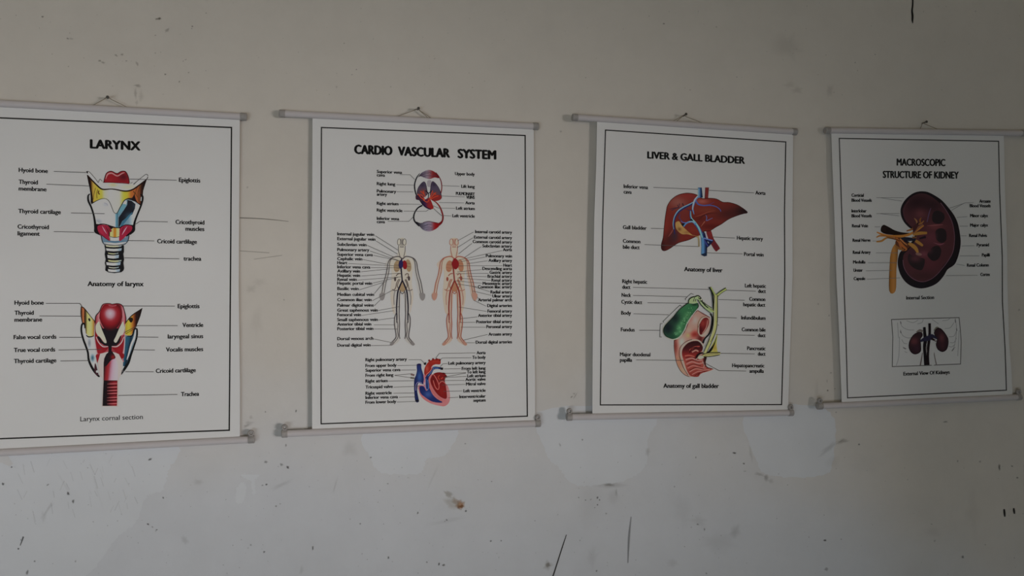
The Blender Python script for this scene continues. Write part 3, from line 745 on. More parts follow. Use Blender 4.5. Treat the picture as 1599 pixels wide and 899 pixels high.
# human figure, used twice with its own vessels
def figure(name, dx, flesh, flesh2, line, deep, lung, red, lab):
    a = Art(S2, 580 + dx * K, 365, K)
    for q in ([(200,470),(225,430),(262,400),(298,430),(292,560),(265,640),(222,760),(205,850),(208,940),(190,1000),(150,1030),(122,940),(148,880),(172,760),(215,640),(222,540)],
              [(645,400),(690,410),(720,460),(722,600),(765,760),(805,890),(822,950),(812,1030),(775,1036),(735,960),(718,880),(685,720),(650,560)]): a.fill(q, flesh2)
    a.fill([(410,330),(340,348),(275,388),(258,430),(290,520),(312,600),(305,760),(290,930),(305,1080),(335,1230),(400,1240),(440,1000),(470,880),(500,1000),(545,1240),(595,1230),(635,1080),(650,930),(625,760),(640,560),(660,430),(660,385),(610,352),(530,332),(520,325)], flesh)
    a.fill([(408,332),(420,205),(394,150),(400,100),(430,66),(470,52),(505,62),(536,100),(546,160),(522,205),(528,332)], flesh)
    for sx in (-1, 1):
        X = lambda x: 478 + sx * (x - 478)
        a.fill([(X(340),900),(X(385),880),(X(452),890),(X(445),1100),(X(432),1250),(X(442),1400),(X(432),1560),(X(442),1630),(X(400),1690),(X(310),1738),(X(282),1712),(X(350),1660),(X(376),1590),(X(356),1420),(X(352),1310),(X(362),1220),(X(345),1050)], flesh2)
    # head and neck vessels
    for cx in (425, 510): a.stroke([(cx - 22,100),(cx,72),(cx + 24,95),(cx + 22,150),(cx,170),(cx - 24,150)], 8, line, closed=True)
    a.stroke([(455,70),(462,140),(452,190)], 9, line); a.stroke([(482,70),(478,140),(488,190)], 9, line)
    for p in ([(420,180),(416,250),(440,350)],[(520,180),(520,250),(500,350)],[(440,200),(500,200)]): a.stroke(p, 10, line)
    # lungs, organs
    a.ell(395,500,52,92,lung, 8); a.ell(572,490,44,98,lung, -8)
    for x0, x1, y in ((350,430,470),(350,430,520),(545,605,450),(545,605,500),(350,420,560)): a.stroke([(x0,y),(x1,y+12)], 6, mixc(lung, deep, .45))
    a.stroke([(380,650),(410,620),(450,612)], 14, mixc(lung, deep, .5)); a.stroke([(520,640),(545,615),(572,625),(566,668),(540,680)], 13, mixc(lung, deep, .4))
    a.ell(365,700,17,34,mixc(lung, deep, .6)); a.ell(580,690,18,36,mixc(lung, deep, .6))
    a.fill([(478,740),(535,840),(510,885),(480,900),(445,885),(425,850)], lung)
    for p in ([(420,700),(390,760),(375,830),(350,870)],[(530,700),(560,760),(575,830),(590,870)],[(440,700),(400,800),(420,850)],[(520,710),(555,800),(530,850)]): a.stroke(p, 12, mixc(line, lung, .35))
    # trunk, arms and legs
    a.stroke([(472,370),(455,470),(462,580),(472,680),(476,730)], [20,25,21,19,20], deep)
    for sx in (-1, 1):
        X = lambda x: 478 + sx * (478 - x)
        a.stroke([(X(472),385),(X(430),350),(X(370),352),(X(300),380),(X(258),440),(X(240),540),(X(215),660),(X(185),760),(X(165),880),(X(150),960)], [17,16,15,15,13,12,12,12,11,8], line)
        a.stroke([(X(320),372),(X(285),430),(X(270),560),(X(250),660),(X(222),760),(X(200),880),(X(185),960)], 9, line)
        a.stroke([(X(476),725),(X(430),830),(X(408),900),(X(396),1000),(X(388),1150),(X(392),1260),(X(392),1380)], [20,22,22,20,19,17,15], deep)
        a.stroke([(X(450),870),(X(432),950),(X(430),1100),(X(428),1250),(X(434),1400),(X(428),1560),(X(440),1630)], [11,12,13,12,13,12,11], line)
        a.stroke([(X(388),1220),(X(360),1290),(X(354),1370),(X(362),1460),(X(378),1560),(X(372),1620),(X(310),1690)], 13, line)
        a.stroke([(X(392),1340),(X(408),1420),(X(400),1500),(X(412),1600),(X(350),1690)], 11, mixc(line, flesh2, .3))
        a.stroke([(X(365),880),(X(345),980),(X(350),1100)], 9, mixc(line, flesh, .4))
        a.stroke([(X(320),860),(X(360),880),(X(410),870)], 12, mixc(line, flesh, .3))
        a.fill([(X(128),930),(X(205),920),(X(195),1000),(X(160),1035),(X(130),1000)], mixc(line, flesh2, .55))
        a.fill([(X(285),1712),(X(330),1672),(X(352),1700),(X(312),1736)], mixc(line, flesh2, .5))
    a.stroke([(440,890),(478,930),(515,890)], 10, line)
    # heart
    if red[1]:
        a.ell(515,478,36,70,red[0], -6); a.ell(455,470,34,70,red[1], 4)
    else:
        a.fill([(478,380),(520,400),(545,460),(530,520),(490,550),(450,510),(432,460),(450,410)], red[0])
    a.build(name, P2, lab)
figure('vein_figure', 0, (159,149,138), (152,148,142), (80,74,74), (38,34,46), (134,116,92), ((118,32,36), (46,42,76)), 'pale standing human figure with dark blue veins')
figure('artery_figure', 815, (163,146,132), (160,143,130), (136,88,74), (118,56,50), (142,106,84), ((116,32,36), None), 'standing human figure with red arteries')

# cut heart
a = Art(S2, 630, 550, K)
a.fill([(238,515),(240,620),(300,715),(420,790),(560,828),(640,832),(700,785),(722,700),(705,570),(655,480),(560,470),(430,330),(340,330),(310,400),(330,500)], blobs((160,106,106), [(690,640,30,120,(174,132,130),.8),(480,800,200,30,(172,124,124),.6)]))
a.fill([(205,182),(268,175),(275,240),(302,330),(318,410),(300,490),(235,470),(212,520),(212,620),(236,758),(182,758),(163,600),(162,430),(190,350),(205,280)], blobs((36,44,82), [(245,370,40,110,(62,92,134),.9),(240,230,20,60,(48,60,110),.6)]))
a.fill([(180,735),(236,735),(238,762),(182,762)], (30,30,40), False); a.fill([(200,180),(268,172),(268,195),(205,200)], (40,36,70), False)
a.fill([(245,530),(310,525),(350,592),(385,570),(402,555),(450,650),(520,720),(602,768),(560,780),(440,760),(330,692),(262,630)], blobs((38,48,92), [(380,650,70,60,(70,92,134),.8)]))
a.fill([(335,380),(390,372),(396,470),(400,570),(345,570)], (36,46,88), False)
a.stroke([(360,385),(415,315),(455,248),(520,236),(612,250)], [46,44,44,36,30], (38,48,88)); a.fill([(575,232),(615,232),(612,268),(572,266)], (34,32,34), False)
a.stroke([(375,365),(430,300),(470,235),(450,215)], 7, (98,120,156)); a.stroke([(480,240),(540,240)], 10, (84,116,156)); a.stroke([(345,400),(345,540),(370,578),(385,540),(372,420)], 9, (96,120,160))
a.fill([(318,315),(330,230),(380,150),(450,108),(560,98),(568,178),(490,182),(440,212),(420,270),(400,312),(340,355)], blobs((132,46,38), [(365,250,20,60,(160,90,76),.8),(500,140,80,24,(146,62,50),.5)]))
for x, y in ((395,120),(455,100),(510,100),(560,112)): a.fill([(x-14,y+14),(x-6,y-14),(x+14,y-10),(x+14,y+14)], (106,34,30))
a.fill([(310,165),(350,150),(345,185),(325,190)], (34,30,34)); a.stroke([(110,335),(165,352)], 30, (110,92,88)); a.stroke([(105,390),(165,398)], 26, (96,90,82))
a.stroke([(450,225),(410,290),(345,345)], 12, (166,104,98))
a.fill([(420,400),(470,325),(560,305),(632,325),(672,365),(648,400),(640,440),(652,500),(668,610),(672,700),(640,718),(560,680),(480,590),(425,480)], blobs((112,32,32), [(600,600,60,90,(128,42,36),.7),(470,420,40,60,(92,26,28),.7)]))
for x, y in ((625,322),(650,372)): a.fill([(x-20,y-12),(x+22,y-4),(x+22,y+12),(x-18,y+14)], (88,26,28))
a.stroke([(458,430),(485,520),(520,570),(545,560),(545,490),(500,390),(460,335)], [12,14,14,13,13,14,12], (166,94,88)); a.stroke([(545,500),(570,460),(610,448),(648,480)], [12,13,12,8], (168,96,90))
a.stroke([(560,352),(535,380),(555,420)], 11, (158,76,60)); a.stroke([(580,410),(610,385)], 13, (160,70,56))
a.stroke([(398,400),(405,470),(440,580),(520,680),(600,745)], [26,24,24,24,22], (166,100,98))
a.stroke([(188,590),(188,510),(212,465),(255,460),(285,480)], 9, (126,120,150)); a.stroke([(225,570),(225,515),(280,505),(315,520)], 11, (156,126,136)); a.stroke([(310,340),(320,420),(312,490),(345,560)], 12, (158,116,132))
a.build('heart_diagram', P2, 'cut heart with blue right half and red left half')

# ================================================================== poster of the liver and gall bladder
S3 = Sheet('liver', [(932, 184), (930.5, 260), (927.5, 340), (926.3, 430), (925, 560), (924.5, 650)], [(1238, 203), (1237, 330), (1237, 430), (1234, 520), (1231, 610), (1230, 648)],
           (185, 204), (648, 645), (0.0185, 0.0130, 0.0120, 0.0165), [(0.0016, 0.5, 1.3, 2.6), (0.0007, 1.5, 1.0, 0.4)],
           ((133, 129, 123), (151, 149, 146)), (0.0930, -0.000145))
R3, P3 = make_poster(S3, 'white wall poster titled LIVER & GALL BLADDER with a brown liver and a green gall bladder',
    ((893, 182.5, .0185), (1243.5, 205.5, .0125)), ((884, 650.5, .0165), (1237.5, 643.5, .0125)),
    [(1044, -1), (1050, -1), (1094, 1)], (1066.5, 180.5, 1071, 177.5), 'small dark nail holding up the cord of the liver poster')
border(S3, P3, [(945, 202.5), (1226.5, 221), (1224.5, 330), (1225, 430), (1223, 525), (1220, 631), (937, 631.5), (938.5, 500), (940.5, 350)], 1.8)
text_part(S3, P3, 'title_text', 'LIVER & GALL BLADDER', 1010, 1163, 250.8, 10.6, 0.09)
text_part(S3, P3, 'caption_text', 'Anatomy of liver', 1067.7, 1127.9, 423.6, 6.6)
text_part(S3, P3, 'caption_text', 'Anatomy of gall bladder', 1035.2, 1122.3, 604.9, 6.6)
for lines, lead in [
    ([('Inferior vena', 973.2, 1011.7, 294), ('cava', 973.2, 986, 302)], [[(1019.8, 291.9), (1089.8, 295)]]),
    ([('Gall bladder', 972, 1009.4, 357.8)], [[(1016, 355.8), (1036, 356.4)]]),
    ([('Common', 972, 999.6, 379), ('bile duct', 972, 998.4, 388.2)], [[(1006, 381.2), (1090.4, 384.4)]]),
    ([('Aorta', 1178.9, 1195, 303.5)], [[(1106.6, 296.5), (1177, 300.5)]]),
    ([('Hepatic artery', 1150, 1191, 374.4)], [[(1113, 369.4), (1147, 371)]]),
    ([('Portal vein', 1161.2, 1192, 399.5)], [[(1102.8, 394.2), (1159, 395.7)]]),
    ([('Right hepatic', 971, 1010.2, 442), ('duct', 971, 984, 450.5)], [[(988, 448), (1106, 451.2)]]),
    ([('Neck', 970, 985, 463)], [[(988, 460.6), (1071.4, 462.6)], [(1070.5, 468), (1069.5, 466), (1078.6, 457.5), (1082.6, 459)]]),
    ([('Cystic duct', 969.6, 1002.4, 473.9)], [[(1010.8, 472), (1077, 472.9)]]),
    ([('Body', 969.3, 985, 490.9)], [[(988.8, 489.3), (1043.6, 490.7)], [(1064, 478), (1061.5, 475.5), (1035, 501), (1036, 503)]]),
    ([('Fundus', 968.8, 990.7, 517)], [[(997.7, 514.9), (1029.7, 515.1)], [(1034, 504.6), (1030.7, 504.6), (1029.8, 525.5), (1033, 525.5)]]),
    ([('Major duodenal', 967.4, 1015.2, 555.7), ('papilla', 967.4, 986.8, 564.2)], [[(993, 561.3), (1067, 561.9)]]),
    ([('Left hepatic', 1162.6, 1195.7, 448.6), ('duct', 1183.2, 1195.5, 456.9)], [[(1134, 452.5), (1179.9, 453.9)]]),
    ([('Common', 1169.3, 1194.6, 469.4), ('hepatic duct', 1159.9, 1194.6, 478)], [[(1121.5, 467), (1162.4, 468.1)]]),
    ([('Infundibulum', 1156.8, 1195, 498.6)], [[(1113.7, 494.8), (1150, 495.7)]]),
    ([('Common bile', 1157.6, 1195.2, 517), ('duct', 1182.7, 1195, 525.9)], [[(1117.3, 521.8), (1178, 522.9)]]),
    ([('Pancreatic', 1166, 1195, 546.2), ('duct', 1182.7, 1195, 554.8)], [[(1121.5, 551), (1178, 551.8)]]),
    ([('Hepatopancreatic', 1142.6, 1193.2, 573), ('ampulla', 1169.6, 1192.4, 581.5)], [[(1102, 566.9), (1122.3, 578), (1164.6, 578.6)]])]:
    label(S3, P3, lines, 5.7, lead, 0.75, (70, 66, 62), 0.075, (34, 32, 30))

# liver
a = Art(S3, 1020, 285, K, 0.9)
LIV = [(200,430),(220,350),(280,260),(380,190),(500,160),(600,165),(680,190),(760,242),(860,238),(980,250),(1080,300),(1180,305),(1300,340),(1400,400),(1460,450),(1455,470),(1420,475),(1330,500),(1180,560),(1060,640),(970,690),(880,745),(790,755),(720,810),(620,855),(540,890),(400,930),(330,970),(240,1030),(170,1058),(128,1035),(122,960),(150,850),(165,700),(180,560)]
a.fill([(805,70),(865,70),(850,260),(795,260)], ramp([(795,(80,34,34)),(830,(122,54,48)),(865,(86,32,32))]), False)
a.at(1020, 320)
a.fill([(820,380),(890,380),(940,520),(1032,660),(1010,695),(970,716),(910,630),(850,510)], blobs((108,44,44),[(960,640,60,60,(92,36,46),.8),(880,450,30,60,(128,52,46),.6)]))
a.at(1020, 285)
a.fill(LIV, blobs((108,46,38), [(380,300,170,120,(132,92,82),.75),(540,200,150,60,(124,54,50),.7),(760,290,110,50,(146,92,80),.8),(1420,450,200,110,(34,22,24),1.0),(1180,480,250,120,(70,36,34),.8),(250,900,120,140,(64,34,34),.75),(330,820,60,110,(60,48,56),.8),(140,1000,60,120,(52,24,24),.8),(480,500,120,110,(104,52,48),.6),(820,420,200,60,(112,62,46),.6),(720,560,120,60,(84,34,28),.7),(900,680,200,50,(84,30,26),.8),(620,720,110,70,(120,52,40),.7),(180,650,50,200,(120,52,44),.6),(1100,380,150,50,(96,44,38),.6)]), True, 1.6)
a.stroke(LIV, 9, (58,26,24), closed=True)
a.stroke([(640,530),(740,500),(860,450),(960,430)], [4,12,10,4], (124,68,54)); a.stroke([(700,580),(760,520),(860,480),(1000,470)], [3,14,12,4], (74,34,32))
a.stroke([(230,840),(280,770),(310,710)], [3,14,4], (128,74,64)); a.stroke([(740,680),(800,600)], [3,12], (146,96,76))
for p in ([(245,412),(320,395),(395,385)],[(400,390),(370,340)],[(395,385),(405,320)],[(350,400),(280,430)],[(400,390),(440,380)]): a.stroke(p, [4]+[12]*(len(p)-1), (52,44,60))
a.stroke([(452,318),(468,360)], [14,12], (46,34,44))
# veins
a.fill([(695,72),(752,70),(768,228),(700,232),(690,150)], ramp([(690,(130,150,166)),(715,(96,122,148)),(735,(36,56,84)),(768,(24,34,54))]), False)
a.stroke([(690,80),(750,78)], 10, (52,80,104), smooth=False)
a.stroke([(800,350),(880,330),(950,300)], [12,8,4], (82,62,92)); a.stroke([(660,270),(695,330),(780,352),(880,348),(980,372),(1040,420),(1050,450)], [20,22,18,16,14,12,8], (78,88,128))
a.stroke([(655,300),(560,350),(470,395),(390,455),(335,540),(318,640),(325,740),(330,800)], [24,26,28,28,26,22,18,12], (44,48,86)); a.stroke([(655,280),(560,332),(460,380),(380,440),(325,530),(305,640),(315,720)], [14,16,18,18,16,12,8], (112,136,168))
a.stroke([(500,400),(560,430),(600,430)], [4,10,12], (62,48,78)); a.stroke([(420,480),(400,540),(450,600)], [4,24,10], (86,58,76))
a.stroke([(575,430),(572,500),(590,560),(640,620),(700,700),(745,790),(775,880),(800,950)], [14,18,26,40,44,46,50,56], (58,84,124)); a.stroke([(580,440),(590,540),(650,615),(705,700),(740,790),(765,870)], [8,12,22,24,24,20], (122,154,178))
a.stroke([(700,210),(650,260),(625,330),(610,400),(622,450),(632,490)], [26,34,30,24,16,8], (92,118,156)); a.stroke([(690,200),(640,270),(615,350),(612,420)], [14,16,14,10], (152,168,182))
a.fill([(560,590),(590,560),(620,600),(560,620),(480,650),(450,690),(430,640),(500,620)], (28,26,34))
a.stroke([(660,640),(610,605),(550,610),(505,635),(470,680)], [34,26,24,22,18], (88,122,154)); a.stroke([(645,622),(600,598),(550,604)], [12,10,8], (140,164,180)); a.stroke([(510,622),(460,616),(425,592)], [14,12,6], (92,104,146))
a.stroke([(820,590),(830,540),(815,500)], [10,10,5], (92,104,138)); a.stroke([(830,590),(920,548)], [10,5], (92,104,138))
a.fill([(345,620),(375,600),(405,604),(440,660),(520,740),(605,812),(620,825),(530,800),(450,800),(400,770),(358,720),(342,665)], blobs((152,122,78), [(405,720,30,30,(104,70,40),.9),(430,660,30,40,(168,140,96),.6),(520,770,60,24,(130,92,58),.7)]))
a.stroke([(600,812),(680,830),(715,815)], 12, (128,88,62))
a.at(1020, 320)
a.stroke([(690,480),(706,540),(708,645)], [26,20,20], ramp([(690,(160,146,110)),(720,(98,82,46))])); a.stroke([(655,490),(690,500)], 9, (140,124,92))
a.fill([(742,500),(830,520),(838,640),(832,785),(790,795),(742,770),(748,640)], ramp([(742,(66,100,124)),(770,(104,140,162)),(790,(72,100,134)),(815,(34,44,66)),(838,(24,28,40))]), False)
a.fill([(742,760),(835,735),(832,788),(790,796),(744,772)], (32,44,62), False)
a.fill([(770,420),(800,430),(830,520),(890,540),(935,545),(900,600),(850,650),(820,640)], (30,34,62))
a.stroke([(785,510),(850,530),(920,548)], [20,20,18], (98,112,156)); a.stroke([(790,530),(820,590),(850,640)], [14,24,18], (62,66,112)); a.stroke([(810,430),(825,500)], [12,14], (150,140,150)); a.stroke([(845,565),(862,590)], 12, (140,144,160))
a.build('liver_drawing', P3, 'reddish brown liver with blue veins and a small yellow gall bladder')

# gall bladder
a = Art(S3, 1020, 510, K)
a.fill([(1000,100),(985,260),(1000,380),(1030,402),(880,395),(900,300),(950,200)], blobs((160,148,92), [(950,320,40,60,(136,118,56),.8)]))
a.at(1020, 435)
a.fill([(680,490),(730,505),(800,560),(880,600),(885,720),(860,830),(800,900),(790,980),(770,1050),(760,1110),(790,1190),(815,1270),(830,1370),(935,1403),(860,1440),(750,1470),(700,1522),(640,1515),(560,1525),(480,1490),(400,1400),(350,1270),(325,1080),(325,950),(400,900),(460,850),(520,740),(580,600)],
       blobs((158,120,108), [(440,980,60,90,(166,150,140),.9),(620,640,80,70,(164,148,140),.8),(640,860,80,60,(126,46,40),.9),(560,800,60,50,(172,136,120),.7),(340,1050,40,160,(112,54,46),.9),(400,1300,50,130,(150,112,88),.8),(730,930,60,80,(86,36,34),1.0),(570,620,60,70,(150,86,76),.6),(460,1420,60,60,(164,136,110),.6),(540,880,40,40,(166,146,100),.7)]), True, 1.6)
a.stroke([(325,950),(322,1080),(350,1270),(400,1400),(480,1490),(560,1525)], [14,9,8,8,8,8], (74,44,38)); a.stroke([(690,490),(640,530),(560,630),(520,740),(460,850),(330,950)], [8,12,12,14,18,30], (92,36,34))
a.stroke([(690,490),(780,545),(880,600)], [8,14,10], (96,44,42))
a.fill([(445,1180),(455,1090),(520,1010),(600,972),(680,968),(735,1000),(770,1060),(755,1120),(690,1190),(720,1230),(790,1240),(810,1310),(835,1370),(920,1402),(780,1460),(730,1480),(690,1525),(580,1510),(520,1420),(480,1290)],
       ramp([(970,(52,24,26)),(1080,(70,28,30)),(1180,(120,46,42)),(1300,(142,78,68)),(1500,(126,62,54))], 1), True, 1.6)
for p, w, c in (([(560,1110),(640,1060),(720,1050)],20,(140,70,62)),([(600,1140),(660,1110),(700,1130)],22,(168,112,100)),([(490,1200),(560,1190),(640,1215)],20,(160,88,76)),([(500,1260),(600,1235),(680,1270),(770,1260)],20,(168,112,104)),([(510,1330),(600,1290),(700,1320),(790,1300)],20,(168,110,102)),([(530,1390),(620,1350),(720,1380),(820,1390)],20,(160,100,92)),([(560,1450),(660,1400),(780,1420),(880,1408)],18,(164,106,96)),([(600,1490),(700,1440),(780,1450)],16,(160,104,96)),
                ([(500,1225),(600,1215),(700,1245)],8,(74,26,26)),([(510,1295),(610,1262),(720,1295)],8,(74,26,26)),([(530,1360),(630,1325),(740,1352)],8,(74,26,26)),([(560,1425),(660,1378),(780,1405)],8,(74,28,26)),([(640,1510),(720,1460),(840,1430)],9,(90,34,30)),([(560,1150),(600,1080),(680,1060)],10,(44,20,22)),([(690,1500),(720,1470)],12,(80,30,28))): a.stroke(p, w, c)
a.stroke([(560,1520),(500,1420),(455,1290),(430,1180),(440,1080),(510,1000),(600,955),(690,955),(750,1000),(778,1060)], [8,16,20,22,20,16,16,18,22,14], (164,140,128)); a.stroke([(540,1500),(478,1400),(430,1290),(402,1180),(415,1070),(500,980),(600,942)], 7, (82,50,46))
a.stroke([(800,1220),(805,1300),(830,1372),(930,1404)], [16,12,12,6], (58,28,28)); a.stroke([(760,1280),(790,1340),(780,1380)], 14, (166,122,112))
a.fill([(690,760),(700,680),(750,600),(810,580),(870,620),(880,720),(850,830),(790,895),(730,890),(690,830)], (160,134,122)); a.stroke([(690,760),(700,680),(750,600),(810,580)], 10, (120,92,70)); a.stroke([(685,830),(700,740),(760,640)], 6, (86,56,46))
a.fill([(712,790),(722,700),(770,620),(830,600),(865,640),(860,710),(820,790),(760,860),(722,860)], blobs((96,32,32), [(770,690,40,70,(130,60,52),.8),(840,680,24,60,(140,84,74),.8),(740,800,26,50,(60,22,26),.7)]))
a.stroke([(850,640),(820,760),(760,850)], [6,14,8], (160,110,100))
# white tissue and black gap beside the bile duct
a.fill([(690,480),(705,420),(750,430),(800,490),(870,550),(905,640),(885,600),(800,545)], (158,154,156))
a.stroke([(880,540),(915,600),(905,740),(870,850),(800,930),(770,1000)], [14,26,30,26,24,34], (26,22,22)); a.stroke([(880,880),(820,1000),(790,1060)], [6,14,10], (140,136,124))
a.fill([(760,1180),(850,1130),(880,1090),(940,1010),(990,880),(960,1000),(905,1120),(850,1150)], (24,22,18))
# green bladder
a.fill([(540,370),(690,370),(700,450),(610,570),(535,690),(490,800),(410,915),(300,950),(190,905),(140,820),(160,720),(290,590),(400,470),(500,400)], (158,154,132))
a.fill([(540,375),(620,385),(690,375),(692,440),(600,560),(520,680),(475,790),(400,895),(300,935),(200,895),(158,820),(180,730),(300,600),(400,480),(500,400)],
       blobs((58,98,68), [(220,760,120,150,(26,34,38),1.0),(330,600,90,110,(28,40,40),.95),(300,900,80,50,(30,60,46),.6),(400,760,40,60,(92,136,98),.8),(440,690,30,40,(88,130,92),.8),(360,850,40,30,(100,140,104),.7),(520,560,40,40,(84,122,86),.8),(600,450,60,40,(52,98,66),.7),(480,620,20,30,(110,146,110),.7),(420,820,20,20,(118,150,116),.7),(640,400,50,20,(26,44,32),.8),(540,520,16,16,(112,146,110),.7)]), True, 1.3)
random.seed(3)
for i in range(46):
    t = random.random(); x = 340 + 270 * t + random.uniform(-60, 60) * (1 - .5 * t); y = 870 - 430 * t + random.uniform(-50, 50)
    a.ell(x, y, random.uniform(5, 9), random.uniform(4, 8), random.choice(((108,144,108),(84,124,88),(52,92,62),(96,132,98))), 0, 8)
a.stroke([(540,375),(500,400),(400,480),(300,600),(180,730),(156,820),(200,895),(300,935)], [14,12,10,10,12,12,10,6], (24,30,26))
a.stroke([(690,375),(695,440),(600,560)], [12,10,4], (26,34,28)); a.stroke([(690,460),(600,575),(525,700),(485,800),(400,910)], [8,12,12,12,10], (164,158,136))
# neck and ducts
a.fill([(545,375),(555,310),(610,280),(660,262),(700,262),(740,300),(790,370),(850,420),(920,470),(945,495),(920,520),(860,505),(790,450),(730,390),(690,325),(665,320),(680,372)], (134,144,110))
for p, w in (([(545,375),(555,320),(600,285),(650,275),(690,258),(730,285),(760,340)],16),([(640,290),(620,350)],9),([(660,310),(650,350)],10),([(690,320),(740,400),(800,460)],12),([(700,290),(740,320),(770,370),(810,410)],20),([(780,360),(840,410),(910,450)],9),([(790,400),(860,455),(930,490)],16),([(800,460),(870,515),(920,560)],8),([(720,340),(760,350)],12)): a.stroke(p, w, (28,34,24))
a.ell(745,320,12,14,(150,158,122)); a.ell(715,290,8,10,(140,148,110))
a.stroke([(880,128),(925,205),(965,270)], [34,36,44], (52,58,34)); a.stroke([(895,128),(935,200),(968,262)], [20,20,30], (130,136,88))
a.stroke([(1135,152),(1050,205),(985,262)], [44,44,50], (52,56,34)); a.stroke([(1135,155),(1050,208),(985,262)], [24,24,34], (136,140,92))
a.stroke([(972,250),(970,360),(968,500),(966,650),(950,780),(900,930),(850,1050),(800,1160)], [66,66,72,70,70,64,56,50], (40,42,26))
a.stroke([(973,245),(971,360),(968,500),(966,650),(950,780),(902,930),(850,1050),(798,1160)], [44,44,50,48,48,42,38,36], ramp([(780,(150,150,106)),(900,(152,150,104)),(985,(148,148,100)),(1000,(120,120,76))]))
a.stroke([(960,300),(955,450),(950,640),(930,780),(880,930)], 8, (172,172,132)); a.stroke([(990,650),(985,760),(940,890),(890,980)], 7, (70,70,42))
a.stroke([(865,125),(900,190),(920,280),(930,400),(932,470)], [16,16,18,20,14], (24,26,20)); a.stroke([(850,452),(900,480),(940,510)], [14,18,20], (130,134,92))
a.stroke([(1000,715),(1020,720)], 8, (60,58,44))
a.at(1020, 510)
a.fill([(770,430),(840,410),(930,400),(1035,395),(1045,405),(1020,435),(900,455),(790,462)], (158,144,100)); a.stroke([(770,425),(840,405),(930,398),(1040,398)], [12,12,12,14], (40,34,22)); a.stroke([(780,462),(880,458),(1000,440),(1035,430)], [10,12,12,6], (48,42,28)); a.stroke([(800,440),(900,422),(1010,412)], 6, (90,76,44))
a.stroke([(770,400),(720,415),(680,450),(665,490)], [22,22,24,12], (24,20,20)); a.fill([(690,470),(720,445),(770,450),(782,480),(740,500),(700,495)], (158,154,132)); a.stroke([(690,480),(660,505)], [10,8], (150,140,126)); a.fill([(790,460),(830,470),(812,540),(800,600),(790,540)], (48,26,26))
a.build('gall_bladder_drawing', P3, 'green gall bladder with yellow-green ducts over a pink duodenum')

# ================================================================== poster of the kidney
S4 = Sheet('kidney', [(1297.5, 204), (1299, 250), (1302.5, 340), (1305.5, 430), (1309.5, 510), (1313, 600), (1314.5, 640)], [(1567, 208), (1569, 300), (1572, 380), (1573, 450), (1575, 530), (1579, 580), (1581, 625)],
           (204, 209), (633, 622), (0.0115, 0.0120, 0.0125, 0.0165), [(0.0016, 0.6, 1.5, 1.2), (0.0009, 1.4, 2.2, 0.0)],
           ((106, 103, 99), (104, 102, 99)), (0.0530, -0.000157))
R4, P4 = make_poster(S4, 'white wall poster titled MACROSCOPIC STRUCTURE OF KIDNEY with a dark red kidney',
    ((1287.5, 203, .0120), (1600, 207.5, .0125)), ((1275.5, 633.5, .0170), (1593, 619, .0130)),
    [(1432, -1), (1462, 1)], (1440, 192, 1446.5, 189.5), 'small dark nail holding up the cord of the kidney poster')
border(S4, P4, [(1310, 215.5), (1558.8, 220), (1560.5, 300), (1564.5, 400), (1564.8, 470), (1569, 545), (1571, 608.5), (1323, 620.5), (1321, 540), (1318, 460), (1314.5, 350)], 1.7)
text_part(S4, P4, 'title_text', [('MACROSCOPIC', 1399.5, 1475.9, 258.2), ('STRUCTURE OF KIDNEY', 1377.8, 1496.9, 277.6)], 0, 0, 0, 10.6, 0.07)
text_part(S4, P4, 'caption_text', 'Internal Section', 1414.5, 1458.2, 466.6, 5.4, 0.07)
text_part(S4, P4, 'caption_text', 'External View Of Kidneys', 1410, 1482.7, 584.3, 5.6, 0.07)
for lines, lead in [
    ([('Corticial', 1329, 1348.4, 306.8), ('Blood Vessels', 1329, 1361, 314.6)], [[(1368, 308), (1411, 308)], [(1375, 308.2), (1408, 313.5)]]),
    ([('Interlobar', 1329, 1352.7, 331.2), ('Blood Vessels', 1329, 1361, 338.9)], [[(1368, 332.7), (1404, 332.7)], [(1374, 333), (1404, 336.5)]]),
    ([('Renal Vein', 1329.7, 1355, 354.5)], [[(1365.4, 353.5), (1374, 353.5)]]),
    ([('Renal Nerve', 1330.7, 1359, 377)], [[(1362, 375.6), (1368, 375.6)]]),
    ([('Renal Artery', 1331, 1359, 395.8)], [[(1367.4, 394.2), (1402, 394.2)]]),
    ([('Medulla', 1331.4, 1351, 411)], [[(1355, 409.6), (1400, 409.6)]]),
    ([('Ureter', 1332, 1346.7, 423.8)], [[(1351.7, 422.3), (1392, 421.6)]]),
    ([('Capsule', 1332.4, 1350.7, 436.8)], [[(1353.4, 435.3), (1405, 433.3)]]),
    ([('Arcuate', 1528.6, 1546.6, 316), ('Blood Vessels', 1513.6, 1546.6, 323.2)], [[(1520, 315.5), (1507, 316), (1481, 325)], [(1505, 316.5), (1485, 328)]]),
    ([('Minor calyx', 1514.2, 1542.6, 338.6)], [[(1510, 337.5), (1493.5, 339)]]),
    ([('Major calyx', 1514.2, 1542.6, 353.4)], [[(1511, 352.5), (1498, 352.5)]]),
    ([('Renal Pelvis', 1512.6, 1541, 369.6)], [[(1509, 367.5), (1500, 367.5)]]),
    ([('Pyramid', 1524.6, 1544, 384.2)], [[(1521, 383), (1501, 383.5)]]),
    ([('Papilli', 1532.6, 1545.3, 400)], [[(1529, 398.8), (1498, 398.8)]]),
    ([('Renal Column', 1509.2, 1543.6, 415.8)], [[(1506, 414), (1493, 411.5)]]),
    ([('Cortex', 1530.3, 1545.6, 430.4)], [[(1526, 429.2), (1477, 429.6)]])]:
    label(S4, P4, lines, 4.9, lead, 0.6, (70, 68, 66), 0.09, (24, 23, 22))

